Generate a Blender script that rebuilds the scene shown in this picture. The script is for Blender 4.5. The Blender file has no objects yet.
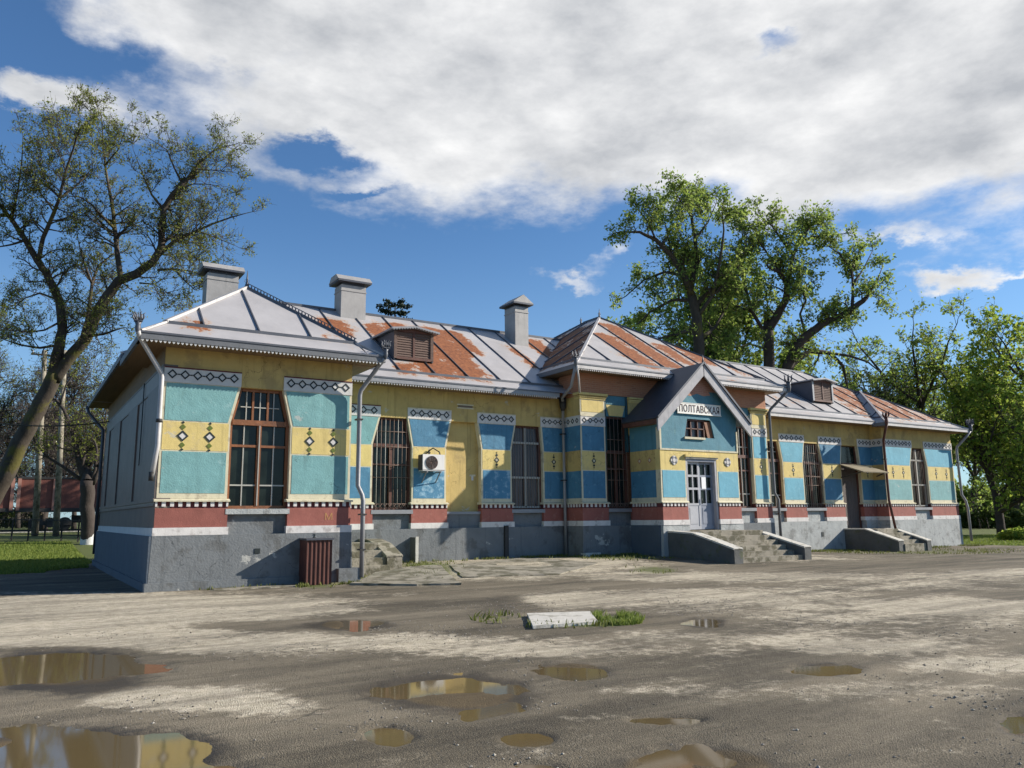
import bpy, math, random
import numpy as np
from mathutils import Vector, Matrix, noise
rad = math.radians
S = bpy.context.scene
COL = S.collection
random.seed(7)
# ------------------------------------------------------------------ camera
RM = np.array([[0.8473483164666075, -0.07962421699472103, 0.5250341080817357],
               [-0.5309370815559311, -0.14625501159033566, 0.8346947268394483],
               [-0.010326955508602147, 0.9860372486131995, 0.16620438723822842]])
CP = np.array([-2.80967, -19.96757, 1.6]); FL = 787.495
cam = bpy.data.cameras.new('camera'); camo = bpy.data.objects.new('camera', cam); COL.objects.link(camo)
cam.sensor_width = 36; cam.lens = FL / 1024 * 36; cam.clip_start = .1; cam.clip_end = 6000
camo.matrix_world = Matrix(((RM[0][0], RM[0][1], -RM[0][2], CP[0]), (RM[1][0], RM[1][1], -RM[1][2], CP[1]),
                            (RM[2][0], RM[2][1], -RM[2][2], CP[2]), (0, 0, 0, 1)))
S.camera = camo
# ------------------------------------------------------------------ exposure, sun, sky
S.view_settings.view_transform = 'Standard'; S.view_settings.look = 'None'
S.view_settings.exposure = 0.62; S.view_settings.gamma = 1
SUN = Vector((1.84, -.77, 1.0)).normalized()
sl = bpy.data.lights.new('sun', 'SUN'); sl.energy = 5.0; sl.angle = rad(.5); sl.color = (1, .93, .82)
so = bpy.data.objects.new('sun', sl); COL.objects.link(so)
so.rotation_euler = SUN.to_track_quat('Z', 'Y').to_euler(); so.location = (20, -20, 30)
W = bpy.data.worlds.new('World'); S.world = W; W.use_nodes = True

class NT:
    def __init__(s, tree): s.t = tree; s.n = tree.nodes; s.l = tree.links
    def new(s, typ, **kw):
        n = s.n.new(typ)
        for k, v in kw.items():
            if k.startswith('_'): setattr(n, k[1:], v)
        return n
    def inp(s, sock, v):
        if v is None: return
        if hasattr(v, 'is_linked') or isinstance(v, bpy.types.NodeSocket): s.l.new(v, sock)
        else: sock.default_value = v
    def m(s, op, a, b=None, c=None, clamp=False):
        n = s.n.new('ShaderNodeMath'); n.operation = op; n.use_clamp = clamp
        for i, v in enumerate((a, b, c)):
            if v is not None: s.inp(n.inputs[i], v)
        return n.outputs[0]
    def mix(s, f, a, b, typ='MIX'):
        n = s.n.new('ShaderNodeMix'); n.data_type = 'RGBA'; n.blend_type = typ
        s.inp(n.inputs[0], f); s.inp(n.inputs[6], c4(a)); s.inp(n.inputs[7], c4(b)); return n.outputs[2]
    def noise(s, vec, scale, detail=4, rough=.55, dist=0):
        n = s.n.new('ShaderNodeTexNoise'); n.inputs['Scale'].default_value = scale; n.inputs['Detail'].default_value = detail
        n.inputs['Roughness'].default_value = rough; n.inputs['Distortion'].default_value = dist
        if vec is not None: s.l.new(vec, n.inputs['Vector'])
        return n.outputs['Fac']
    def ramp(s, f, lo, hi, a=0., b=1.):
        n = s.n.new('ShaderNodeMapRange'); n.interpolation_type = 'SMOOTHSTEP'
        s.inp(n.inputs[0], f); n.inputs[1].default_value = lo; n.inputs[2].default_value = hi
        n.inputs[3].default_value = a; n.inputs[4].default_value = b; return n.outputs[0]
    def scale(s, vec, x, y, z):
        n = s.n.new('ShaderNodeMapping'); n.inputs['Scale'].default_value = (x, y, z); s.l.new(vec, n.inputs['Vector']); return n.outputs[0]
def c4(v):
    if isinstance(v, (tuple, list)) and len(v) == 3: return (*v, 1)
    return v

def build_world():
    t = NT(W.node_tree); bg = t.n['Background']
    sky = t.new('ShaderNodeTexSky'); sky.sky_type = 'NISHITA'; sky.sun_disc = False
    sky.sun_elevation = math.asin(SUN.z); sky.sun_rotation = math.atan2(SUN.x, SUN.y)
    sky.altitude = 0; sky.air_density = 1.0; sky.dust_density = .35; sky.ozone_density = 2.2
    tc = t.new('ShaderNodeTexCoord'); nv = t.new('ShaderNodeVectorMath'); nv.operation = 'NORMALIZE'
    t.l.new(tc.outputs['Generated'], nv.inputs[0]); sp = t.new('ShaderNodeSeparateXYZ'); t.l.new(nv.outputs[0], sp.inputs[0])
    x, y, z = sp.outputs
    az0 = t.m('MULTIPLY', t.m('ARCTAN2', x, y), 180 / math.pi)
    el0 = t.m('MULTIPLY', t.m('ARCSINE', z), 180 / math.pi)
    zz = t.m('ADD', t.m('MAXIMUM', z, 0.0), .12)
    cb = t.new('ShaderNodeCombineXYZ'); t.l.new(t.m('DIVIDE', x, zz), cb.inputs[0]); t.l.new(t.m('DIVIDE', y, zz), cb.inputs[1])
    P = cb.outputs[0]
    w1 = t.noise(nv.outputs[0], 7, 9, .62); w2 = t.noise(t.scale(nv.outputs[0], 1, -1, 2.), 8, 9, .62)
    az = t.m('ADD', az0, t.m('MULTIPLY', t.m('SUBTRACT', w1, .5), 13.)); el = t.m('ADD', el0, t.m('MULTIPLY', t.m('SUBTRACT', w2, .5), 6.5))
    # lower rim of the large cloud bank, as elevation over azimuth
    fc = t.new('ShaderNodeFloatCurve'); cu = fc.mapping.curves[0]
    pts = [(-180, 60), (-60, 58), (-6, 37), (-2, 33.5), (3, 29.5), (6, 26.8), (11, 24.5), (17, 22.4), (22, 22.0), (28, 21.6), (34, 22.0), (39, 21.2), (44, 21), (50, 20.0), (60, 17.6), (68, 17.6), (90, 24), (125, 58), (180, 60)]
    cu.points[0].location = ((pts[0][0] + 180) / 360, pts[0][1] / 60); cu.points[1].location = ((pts[-1][0] + 180) / 360, pts[-1][1] / 60)
    for a, b in pts[1:-1]: cu.points.new((a + 180) / 360, b / 60)
    for p in cu.points: p.handle_type = 'VECTOR'
    fc.mapping.update(); t.l.new(t.m('DIVIDE', t.m('ADD', az, 180.), 360.), fc.inputs[1])
    rim = t.m('MULTIPLY', fc.outputs[0], 60.)
    D3 = t.scale(nv.outputs[0], 1, 1, 2.2); n1 = t.noise(P, 1.5, 8, .58, .0); n2 = t.noise(D3, 11, 9, .6)
    dens = t.m('SUBTRACT', el, rim)
    dens = t.m('MINIMUM', dens, 6.); dens = t.m('SUBTRACT', dens, t.ramp(el0, 44., 62., 0., 30.))
    def blob(a0, e0, sa, se, A, d):
        u = t.m('DIVIDE', t.m('SUBTRACT', az, a0), sa); v = t.m('DIVIDE', t.m('SUBTRACT', el, e0), se)
        g = t.m('EXPONENT', t.m('MULTIPLY', t.m('ADD', t.m('MULTIPLY', u, u), t.m('MULTIPLY', v, v)), -1.))
        return t.m('ADD', d, t.m('MULTIPLY', g, A))
    for b in [(-1.0, 25.4, 5.5, 1.6, 11), (37, 17.3, 3.4, .75, 5.6), (41, 18.6, 2.4, .9, 4.5), (61.5, 15.2, 3.6, .75, 6.5), (66, 14.4, 4.5, .5, 5.5), (58, 18.2, 5, .5, 3),
              (17.5, 25.6, 3.2, .9, -5.5), (20, 23.0, 2.2, .35, -3.5), (53, 31, 3, .9, -4.5), (12, 29.5, 5, 1.2, -2.5), (1, 30.5, 4, 1.0, 1.6)]:
        dens = blob(b[0], b[1], b[2], b[3], b[4], dens)
    dens = t.m('ADD', dens, t.m('MULTIPLY', t.m('SUBTRACT', n1, .5), 12.))
    dens = t.m('ADD', dens, t.m('MULTIPLY', t.m('SUBTRACT', n2, .5), 6.))
    alpha = t.ramp(dens, -1.0, 3.6)
    core = t.ramp(dens, 1.0, 8.0)
    n3 = t.m('ADD', t.m('MULTIPLY', t.noise(D3, 6.5, 9, .6), .62), t.m('MULTIPLY', t.noise(P, 1.7, 8, .6), .38))
    shade = t.m('ADD', t.m('MULTIPLY', core, -.26), t.m('MULTIPLY', t.m('SUBTRACT', n3, .5), 2.3)); shade = t.m('ADD', shade, .78)
    warm = t.new('ShaderNodeMapRange'); t.inp(warm.inputs[0], shade); warm.inputs[1].default_value = .3; warm.inputs[2].default_value = 1.
    ccol = t.mix(warm.outputs[0], (.32, .335, .36), (.67, .67, .67))
    skyc = t.mix(1.0, sky.outputs[0], (.052, .074, .094), 'MULTIPLY')
    # soft white veil towards the horizon, as in the photograph
    veil = t.ramp(el0, 0., 22., .38, 0.)
    skyc = t.mix(veil, skyc, (.30, .44, .60))
    out = t.mix(alpha, skyc, ccol)
    t.l.new(out, bg.inputs[0]); bg.inputs[1].default_value = 1.0
build_world()

def ray(px, py): return RM @ np.array([(px - 512) / FL, -(py - 384) / FL, 1.0])
def at(px, py, dep): return Vector(CP + ray(px, py) * dep)
def gp(px, py, z=0.0):
    r = ray(px, py); return CP + r * ((z - CP[2]) / r[2])

# ------------------------------------------------------------------ helpers
def wloc(o):
    v = Vector((0, 0, 0))
    while o is not None: v += o.location; o = o.parent
    return v
class MB:
    def __init__(s): s.v = []; s.f = []; s.mi = []; s.mats = []; s.sm = []
    def mid(s, m):
        if m not in s.mats: s.mats.append(m)
        return s.mats.index(m)
    def add(s, vs, fs, m, smooth=False):
        o = len(s.v); s.v += [tuple(v) for v in vs]; i = s.mid(m)
        for f in fs: s.f.append(tuple(o + k for k in f)); s.mi.append(i); s.sm.append(smooth)
    def box(s, x0, x1, y0, y1, z0, z1, m):
        s.add([(x0, y0, z0), (x1, y0, z0), (x1, y1, z0), (x0, y1, z0), (x0, y0, z1), (x1, y0, z1), (x1, y1, z1), (x0, y1, z1)],
              [(0, 3, 2, 1), (4, 5, 6, 7), (0, 1, 5, 4), (1, 2, 6, 5), (2, 3, 7, 6), (3, 0, 4, 7)], m)
    def prism(s, poly, y0, y1, m, axis='y'):
        """poly in (x,z) extruded along y (front y0<y1); axis 'x': poly in (y,z) extruded along x"""
        n = len(poly)
        if axis == 'y': A = [(a, y0, b) for a, b in poly] + [(a, y1, b) for a, b in poly]
        elif axis == 'x': A = [(y0, a, b) for a, b in poly] + [(y1, a, b) for a, b in poly]
        else: A = [(a, b, y0) for a, b in poly] + [(a, b, y1) for a, b in poly]
        F = [tuple(range(n)), tuple(range(2 * n - 1, n - 1, -1))] + [(i, i + n, (i + 1) % n + n, (i + 1) % n) for i in range(n)]
        s.add(A, F, m)
    def obox(s, p, q, w, h, m, up=(0, 0, 1)):
        """bar from p to q with width w and height h"""
        p = Vector(p); q = Vector(q); d = (q - p).normalized(); up = Vector(up)
        r = d.cross(up)
        if r.length < 1e-4: r = Vector((1, 0, 0))
        r.normalize(); u = r.cross(d)
        c = [(-w / 2, -h / 2), (w / 2, -h / 2), (w / 2, h / 2), (-w / 2, h / 2)]
        vs = [p + r * a + u * b for a, b in c] + [q + r * a + u * b for a, b in c]
        s.add(vs, [(0, 3, 2, 1), (4, 5, 6, 7), (0, 1, 5, 4), (1, 2, 6, 5), (2, 3, 7, 6), (3, 0, 4, 7)], m)
    def tube(s, pts, rs, m, k=8, cap=True, smooth=True):
        pts = [Vector(p) for p in pts]; n = len(pts)
        if not hasattr(rs, '__len__'): rs = [rs] * n
        vs = []; ref = None
        for i, p in enumerate(pts):
            d = (pts[min(i + 1, n - 1)] - pts[max(i - 1, 0)])
            if d.length < 1e-9: d = Vector((0, 0, 1))
            d.normalize()
            if ref is None: ref = d.orthogonal().normalized()
            ref = (ref - d * ref.dot(d))
            if ref.length < 1e-6: ref = d.orthogonal()
            ref.normalize(); b = d.cross(ref)
            for j in range(k):
                a = 2 * math.pi * j / k; vs.append(p + (ref * math.cos(a) + b * math.sin(a)) * rs[i])
        fs = [(i * k + j, i * k + (j + 1) % k, (i + 1) * k + (j + 1) % k, (i + 1) * k + j) for i in range(n - 1) for j in range(k)]
        if cap: fs += [tuple(range(k - 1, -1, -1)), tuple((n - 1) * k + j for j in range(k))]
        s.add(vs, fs, m, smooth)
    def lathe(s, prof, c, m, k=16):
        vs = [(c[0] + r * math.cos(2 * math.pi * j / k), c[1] + r * math.sin(2 * math.pi * j / k), c[2] + z) for r, z in prof for j in range(k)]
        fs = [(i * k + j, i * k + (j + 1) % k, (i + 1) * k + (j + 1) % k, (i + 1) * k + j) for i in range(len(prof) - 1) for j in range(k)]
        s.add(vs, fs, m, True)
    def build(s, name, parent=None, label=None):
        me = bpy.data.meshes.new(name); off = wloc(parent)
        me.from_pydata([(v[0] - off.x, v[1] - off.y, v[2] - off.z) for v in s.v], [], s.f)
        for m in s.mats: me.materials.append(m)
        me.polygons.foreach_set('material_index', s.mi); me.polygons.foreach_set('use_smooth', s.sm); me.update()
        o = bpy.data.objects.new(name, me); COL.objects.link(o)
        if parent is not None: o.parent = parent
        if label: o['label'] = label
        return o
def tag(o, label=None, cat=None, group=None, kind=None):
    if label: o['label'] = label
    if cat: o['category'] = cat
    if group: o['group'] = group
    if kind: o['kind'] = kind
    return o
def thing(name, label, cat, loc=(0, 0, 0), group=None):
    o = bpy.data.objects.new(name, None); COL.objects.link(o); o.location = loc; o.empty_display_size = .3
    return tag(o, label, cat, group)
def npmesh(name, V, F, mats, mi=None, smooth=False, parent=None):
    me = bpy.data.meshes.new(name); V = np.asarray(V, dtype=np.float64)
    off = wloc(parent); V = V - np.array([off.x, off.y, off.z]); F = np.asarray(F, dtype=np.int32); k = F.shape[1]
    me.vertices.add(len(V)); me.vertices.foreach_set('co', V.ravel())
    me.loops.add(F.size); me.loops.foreach_set('vertex_index', F.ravel())
    me.polygons.add(len(F)); me.polygons.foreach_set('loop_start', np.arange(0, F.size, k, dtype=np.int32))
    me.polygons.foreach_set('loop_total', np.full(len(F), k, dtype=np.int32))
    for m in mats: me.materials.append(m)
    if mi is not None: me.polygons.foreach_set('material_index', np.asarray(mi, dtype=np.int32))
    me.polygons.foreach_set('use_smooth', np.full(len(F), smooth, dtype=bool))
    me.update(); me.validate()
    o = bpy.data.objects.new(name, me); COL.objects.link(o)
    if parent is not None: o.parent = parent
    return o
# ------------------------------------------------------------------ materials
def mat(name, base, rough=.75, var=.18, vscale=3., bump=.25, bscale=40., metal=0., spec=.4, dirt=None, chips=None, stretch=(1, 1, 1), streak=0., crack=0.):
    m = bpy.data.materials.new(name); m.use_nodes = True; t = NT(m.node_tree); b = t.n['Principled BSDF']
    tc = t.new('ShaderNodeTexCoord'); P = tc.outputs['Object']
    v = t.scale(P, *stretch)
    n = t.noise(v, vscale, 5, .6)
    d = t.m('ADD', t.m('MULTIPLY', t.m('SUBTRACT', n, .5), 2 * var * 1.6), 1.)
    vm = t.new('ShaderNodeVectorMath'); vm.operation = 'SCALE'; vm.inputs[0].default_value = base; t.l.new(d, vm.inputs['Scale'])
    col = vm.outputs[0]
    if streak:
        sn = t.noise(t.scale(P, 5, 5, .35), 1.6, 4, .6); col = t.mix(t.ramp(sn, .52, .72, 0., streak), col, tuple(c * .45 for c in base))
    if dirt:
        dn = t.noise(P, dirt[1], 6, .65); col = t.mix(t.ramp(dn, dirt[2], dirt[2] + .12, 0., dirt[3]), col, dirt[0])
    if chips:
        cn = t.noise(P, chips[1], 6, .7); col = t.mix(t.ramp(cn, chips[2], chips[2] + .03), col, chips[0])
    if crack:
        vo = t.new('ShaderNodeTexVoronoi'); vo.feature = 'DISTANCE_TO_EDGE'; vo.inputs['Scale'].default_value = .9; nz = t.new('ShaderNodeTexNoise'); nz.inputs['Scale'].default_value = 2.2; nz.inputs['Detail'].default_value = 6
        t.l.new(P, nz.inputs['Vector']); va = t.new('ShaderNodeVectorMath'); va.operation = 'ADD'; t.l.new(P, va.inputs[0]); t.l.new(nz.outputs['Color'], va.inputs[1]); t.l.new(va.outputs[0], vo.inputs['Vector'])
        ck = t.m('MULTIPLY', t.ramp(vo.outputs['Distance'], 0., .010, 1., 0.), t.ramp(t.noise(P, .7, 3), .48, .58, 0., crack)); col = t.mix(ck, col, tuple(c * .3 for c in base))
        pn_ = t.noise(t.scale(P, 1, 1, 1.6), 1.15, 9, .7); col = t.mix(t.ramp(pn_, .63, .66, 0., crack), col, (.44, .43, .39))
    t.l.new(col, b.inputs['Base Color'])
    b.inputs['Roughness'].default_value = rough; b.inputs['Metallic'].default_value = metal
    b.inputs['Specular IOR Level'].default_value = spec
    if bump:
        bn = t.new('ShaderNodeBump'); bn.inputs['Strength'].default_value = bump; bn.inputs['Distance'].default_value = .02
        t.l.new(t.m('ADD', t.noise(P, bscale, 4, .6), t.m('MULTIPLY', t.noise(P, bscale * .12, 3, .5), 1.5)), bn.inputs['Height']); t.l.new(bn.outputs[0], b.inputs['Normal'])
    return m
M = {}
GREYD = (.14, .13, .11)
M['yellow'] = mat('yellow_wall_paint', (.50, .365, .135), .8, .2, 1.6, .3, 45, dirt=((.30, .22, .10), 1.3, .52, .6), streak=.45, crack=.7)
M['yellowL'] = mat('light_yellow_paint', (.63, .49, .185), .8, .16, 2.0, .3, 45, dirt=((.50, .40, .22), 3., .55, .6), streak=.3, crack=.6)
M['cream'] = mat('cream_paint', (.60, .545, .39), .8, .16, 3, .2, 50, dirt=((.33, .28, .20), 3., .54, .7), streak=.25)
M['white'] = mat('white_limewash', (.62, .59, .56), .85, .14, 4, .25, 50, dirt=((.33, .29, .27), 3.5, .54, .7), streak=.3)
M['strip'] = mat('grey_white_frieze_paint', (.56, .55, .53), .8, .12, 3, .2, 50)
M['teal'] = mat('pale_teal_paint', (.17, .345, .345), .75, .2, 2.0, .4, 30, dirt=((.28, .44, .43), 4., .58, .6), streak=.3, crack=.7)
M['blue'] = mat('blue_paint', (.062, .19, .30), .7, .2, 2.2, .45, 38, dirt=((.13, .30, .42), 4., .56, .6), streak=.3, crack=.6)
M['blue_chipped'] = mat('blue_paint_with_white_flakes', (.065, .21, .34), .7, .15, 2.2, .5, 38, dirt=((.30, .46, .56), 2.2, .50, .9), chips=((.62, .70, .74), 14., .66))
M['blueL'] = mat('light_blue_paint', (.13, .36, .46), .75, .16, 1.8, .35, 38, dirt=((.26, .48, .52), 3., .6, .6), streak=.15)
M['tealD'] = mat('dark_teal_paint', (.075, .205, .26), .75, .2, 2.0, .5, 30, dirt=((.12, .26, .26), 3.5, .56, .6), streak=.25)
M['dark_green'] = mat('dark_green_paint', (.022, .07, .085), .7, .15, 4)
M['red'] = mat('brick_red_paint', (.29, .098, .076), .8, .14, 3, .3, 40, dirt=((.36, .17, .13), 5., .56, .6), streak=.3)
M['red_chipped'] = mat('chipped_brick_red_paint', (.25, .085, .066), .8, .18, 3, .35, 40, chips=((.62, .50, .45), 8., .66))
M['maroon'] = mat('dark_maroon_paint', (.11, .028, .03), .8, .15, 5)
M['plinth'] = mat('grey_blue_plinth_render', (.165, .175, .18), .85, .2, 1.6, .6, 20, dirt=((.095, .095, .09), 1.6, .50, .7), streak=.4, crack=.8)
M['plinthB'] = mat('blue_grey_plinth_paint', (.085, .105, .13), .8, .15, 1.6, .6, 25)
M['plinthL'] = mat('pale_grey_plinth_render', (.36, .37, .36), .85, .16, 1.6, .8, 22, dirt=((.18, .18, .17), 1.7, .52, .7), streak=.4, crack=.8)
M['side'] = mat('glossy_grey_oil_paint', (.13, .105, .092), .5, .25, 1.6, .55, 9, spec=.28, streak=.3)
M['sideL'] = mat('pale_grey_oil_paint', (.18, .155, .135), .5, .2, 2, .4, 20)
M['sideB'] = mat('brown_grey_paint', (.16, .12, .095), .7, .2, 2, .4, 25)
M['black'] = mat('black_paint', (.015, .022, .022), .6, .1, 5, 0)
M['olive'] = mat('olive_green_paint', (.11, .14, .02), .7, .1, 5, 0)
M['wood'] = mat('orange_brown_varnished_wood', (.22, .085, .034), .55, .35, 5, .3, 30, stretch=(1, 1, .3), dirt=((.12, .055, .03), 4, .55, .7))
M['woodD'] = mat('dark_brown_wood', (.105, .042, .028), .6, .3, 5, .3, 30, stretch=(1, 1, .3))
M['greywood'] = mat('weathered_grey_wood', (.13, .085, .068), .85, .35, 4, .5, 30, stretch=(.3, 1, 4))
M['bar'] = mat('pale_painted_bar', (.38, .37, .33), .6, .12, 5, 0)
M['barD'] = mat('rusty_grille_bar', (.17, .115, .09), .7, .3, 9, 0)
M['lead'] = mat('grey_painted_metal', (.25, .25, .26), .5, .15, 3, .2, 20, metal=.25)
M['fascia'] = mat('grey_fascia_paint', (.135, .14, .15), .6, .15, 3, .15, 20)
M['fasciaL'] = mat('light_grey_gutter_metal', (.44, .42, .41), .55, .18, 3, .1, 20, metal=.1, streak=.3)
M['soffit'] = mat('brown_soffit_and_shaded_yellow', (.20, .13, .07), .8, .25, 2, .3, 20, stretch=(4, .4, 1))
M['galv'] = mat('galvanised_sheet', (.34, .325, .31), .6, .2, 2.5, .15, 12, metal=.1, streak=.3)
M['galvD'] = mat('darkened_sheet_metal', (.075, .08, .095), .5, .2, 3, .1, 12, metal=.3)
M['ridge'] = mat('dark_ridge_metal', (.10, .105, .12), .5, .2, 3, .1, 12, metal=.3)
M['pipe'] = mat('downpipe_metal', (.36, .35, .34), .5, .2, 3, .1, 12, metal=.2, dirt=((.16, .14, .13), 3, .55, .7))
M['rustbrown'] = mat('brown_corrugated_metal', (.105, .042, .032), .55, .3, 3, .15, 20, metal=.15, streak=.4)
M['conc'] = mat('weathered_concrete', (.28, .25, .195), .9, .3, 2.5, .9, 18, dirt=((.10, .09, .055), 2.0, .46, .9))
M['concW'] = mat('pale_concrete', (.55, .52, .46), .85, .18, 3, .5, 25, dirt=((.26, .24, .19), 3, .52, .8))
M['concD'] = mat('dark_mossy_and_shaded_concrete', (.11, .11, .105), .9, .3, 1.8, .8, 18, dirt=((.09, .10, .04), 3, .55, .6))
M['ac_white'] = mat('off_white_plastic', (.72, .69, .66), .45, .06, 3, .05, 20, streak=.15)
M['ac_dark'] = mat('dark_grille_plastic', (.06, .05, .05), .6, .1, 5, 0)
M['paper'] = mat('white_paper', (.8, .8, .8), .7, .03, 5, 0)
M['doorpaint'] = mat('grey_blue_door_paint', (.23, .25, .30), .55, .15, 3, .2, 30, stretch=(1, 1, .3))
M['bargeboard'] = mat('grey_bargeboard_paint', (.36, .35, .36), .7, .2, 4, .2, 30, streak=.3)
M['doorlit'] = mat('lit_door_paint', (.40, .40, .42), .55, .12, 3, .2, 30)
M['canopy'] = mat('olive_grey_canopy_boards', (.24, .20, .13), .85, .25, 3, .3, 20)
M['wagon_rib'] = mat('lit_wagon_rib', (.34, .17, .13), .8, .2, 3, 0)  # paler than the body: light catching the ribs put into their colour
M['doordark'] = mat('dark_brown_plank_door', (.085, .066, .058), .7, .3, 4, .5, 20, stretch=(3, 1, .3))
M['bark'] = mat('rough_grey_bark', (.072, .058, .045), .95, .45, 3, 1.0, 9, stretch=(1, 1, .4), dirt=((.11, .10, .025), 1.1, .52, .9))
M['barkD'] = mat('dark_bark', (.06, .048, .042), .95, .35, 3, 1.0, 12)
M['limewash'] = mat('whitewashed_bark', (.62, .62, .60), .9, .15, 4, .6, 12)
M['wagon'] = mat('oxide_red_wagon_paint', (.16, .055, .04), .7, .25, 1.2, .3, 10, streak=.4)
M['iron'] = mat('dark_iron', (.03, .028, .027), .6, .3, 3, .1, 10)
M['wire'] = mat('wire', (.10, .09, .06), .6, 0.02, 3, 0)
M['signwhite'] = mat('sign_white', (.74, .72, .66), .6, .08, 6, .1, 40)
M['signbrown'] = mat('sign_brown', (.05, .018, .016), .6, .1, 5, 0)
M['letter_yellow'] = mat('faded_yellow_paint', (.40, .20, .08), .7, .2, 20, 0)

def brick_mat(name, a, b, mort):
    m = bpy.data.materials.new(name); m.use_nodes = True; t = NT(m.node_tree); bs = t.n['Principled BSDF']
    tc = t.new('ShaderNodeTexCoord'); sp = t.new('ShaderNodeSeparateXYZ'); t.l.new(tc.outputs['Object'], sp.inputs[0])
    cb = t.new('ShaderNodeCombineXYZ'); t.l.new(t.m('ADD', sp.outputs[0], sp.outputs[1]), cb.inputs[0]); t.l.new(sp.outputs[2], cb.inputs[1])
    br = t.new('ShaderNodeTexBrick'); t.l.new(cb.outputs[0], br.inputs['Vector']); br.inputs['Scale'].default_value = 1
    br.inputs['Brick Width'].default_value = .25; br.inputs['Row Height'].default_value = .075; br.inputs['Mortar Size'].default_value = .008
    br.inputs['Color1'].default_value = c4(a); br.inputs['Color2'].default_value = c4(b); br.inputs['Mortar'].default_value = c4(mort)
    n = t.noise(tc.outputs['Object'], 1.5, 5, .65)
    col = t.mix(t.ramp(n, .35, .7, 0., .65), br.outputs[0], a)
    t.l.new(col, bs.inputs['Base Color']); bs.inputs['Roughness'].default_value = .85
    bp = t.new('ShaderNodeBump'); bp.inputs['Strength'].default_value = .4; bp.inputs['Distance'].default_value = .01; t.l.new(br.outputs['Fac'], bp.inputs['Height']); bp.invert = True
    t.l.new(bp.outputs[0], bs.inputs['Normal']); return m
M['brick'] = brick_mat('red_brown_brick', (.42, .185, .10), (.33, .14, .078), (.40, .24, .15))
M['brick_plaster'] = brick_mat('brick_under_flaking_plaster', (.40, .20, .14), (.34, .15, .10), (.45, .30, .22))

def glass_mat():
    m = bpy.data.materials.new('dark_window_glass'); m.use_nodes = True; t = NT(m.node_tree); b = t.n['Principled BSDF']
    tc = t.new('ShaderNodeTexCoord'); n = t.noise(tc.outputs['Object'], 1.3, 4)
    t.l.new(t.mix(t.ramp(n, .35, .65), (.006, .009, .008), (.018, .026, .022)), b.inputs['Base Color'])
    b.inputs['Roughness'].default_value = .14; b.inputs['Specular IOR Level'].default_value = .28
    bp = t.new('ShaderNodeBump'); bp.inputs['Strength'].default_value = .15; t.l.new(t.noise(tc.outputs['Object'], 2.5, 2), bp.inputs['Height']); t.l.new(bp.outputs[0], b.inputs['Normal'])
    return m
M['glass'] = glass_mat()
def curtain_mat():
    m = bpy.data.materials.new('curtained_window_glass'); m.use_nodes = True; t = NT(m.node_tree); b = t.n['Principled BSDF']
    tc = t.new('ShaderNodeTexCoord'); n = t.noise(t.scale(tc.outputs['Object'], 12, 1, .4), 1.3, 4)
    t.l.new(t.mix(t.ramp(n, .35, .65), (.02, .016, .02), (.085, .068, .075)), b.inputs['Base Color']); b.inputs['Roughness'].default_value = .25
    return m
M['curtain'] = curtain_mat()
def roof_mat():
    m = bpy.data.materials.new('rusting_sheet_roof'); m.use_nodes = True; t = NT(m.node_tree); b = t.n['Principled BSDF']
    at_ = t.new('ShaderNodeAttribute'); at_.attribute_name = 'rust'; tc = t.new('ShaderNodeTexCoord'); P = tc.outputs['Object']
    n = t.noise(P, 2.4, 8, .68); n2 = t.noise(P, 9, 5, .65)
    f = t.m('ADD', at_.outputs['Fac'], t.m('MULTIPLY', t.m('SUBTRACT', n, .5), 1.55)); f = t.m('ADD', f, t.m('MULTIPLY', t.m('SUBTRACT', n2, .5), .8))
    r = t.ramp(f, .50, .62); tint = t.ramp(f, .30, .52, 0., .55)
    base = t.mix(t.noise(P, 1.2, 5, .6), (.31, .295, .29), (.54, .51, .50))
    base = t.mix(tint, base, (.46, .31, .20))
    rust = t.mix(t.ramp(n2, .3, .7), (.15, .048, .02), (.31, .112, .042))
    t.l.new(t.mix(r, base, rust), b.inputs['Base Color'])
    t.l.new(t.m('ADD', t.m('MULTIPLY', r, .35), .45), b.inputs['Roughness']); b.inputs['Specular IOR Level'].default_value = .35
    t.l.new(t.m('MULTIPLY', t.m('SUBTRACT', 1., r), .12), b.inputs['Metallic'])
    bp = t.new('ShaderNodeBump'); bp.inputs['Strength'].default_value = .25; bp.inputs['Distance'].default_value = .05; t.l.new(t.noise(P, 1.7, 4), bp.inputs['Height']); t.l.new(bp.outputs[0], b.inputs['Normal'])
    return m
M['roof'] = roof_mat()
def leaf_mat(name, a, b_, tr=.35):
    m = bpy.data.materials.new(name); m.use_nodes = True; t = NT(m.node_tree); b = t.n['Principled BSDF']
    g = t.new('ShaderNodeNewGeometry'); col = t.mix(g.outputs['Random Per Island'], a, b_)
    t.l.new(col, b.inputs['Base Color']); b.inputs['Roughness'].default_value = .6; b.inputs['Specular IOR Level'].default_value = .25
    tl = t.new('ShaderNodeBsdfTranslucent'); t.l.new(col, tl.inputs['Color']); mx = t.new('ShaderNodeMixShader'); mx.inputs[0].default_value = tr
    t.l.new(b.outputs[0], mx.inputs[1]); t.l.new(tl.outputs[0], mx.inputs[2]); t.l.new(mx.outputs[0], t.n['Material Output'].inputs[0]); return m
M['leafY'] = leaf_mat('young_olive_leaf', (.14, .18, .03), (.29, .31, .06), .5)
M['leafG'] = leaf_mat('spring_green_leaf', (.15, .24, .045), (.36, .43, .10), .55)
M['leafB'] = leaf_mat('bright_green_leaf', (.15, .26, .035), (.38, .44, .08), .55)
M['bud'] = leaf_mat('purplish_bud', (.07, .055, .05), (.15, .13, .08), .3)
M['leafD'] = leaf_mat('dark_green_leaf', (.045, .075, .02), (.11, .14, .04), .35)
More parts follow.
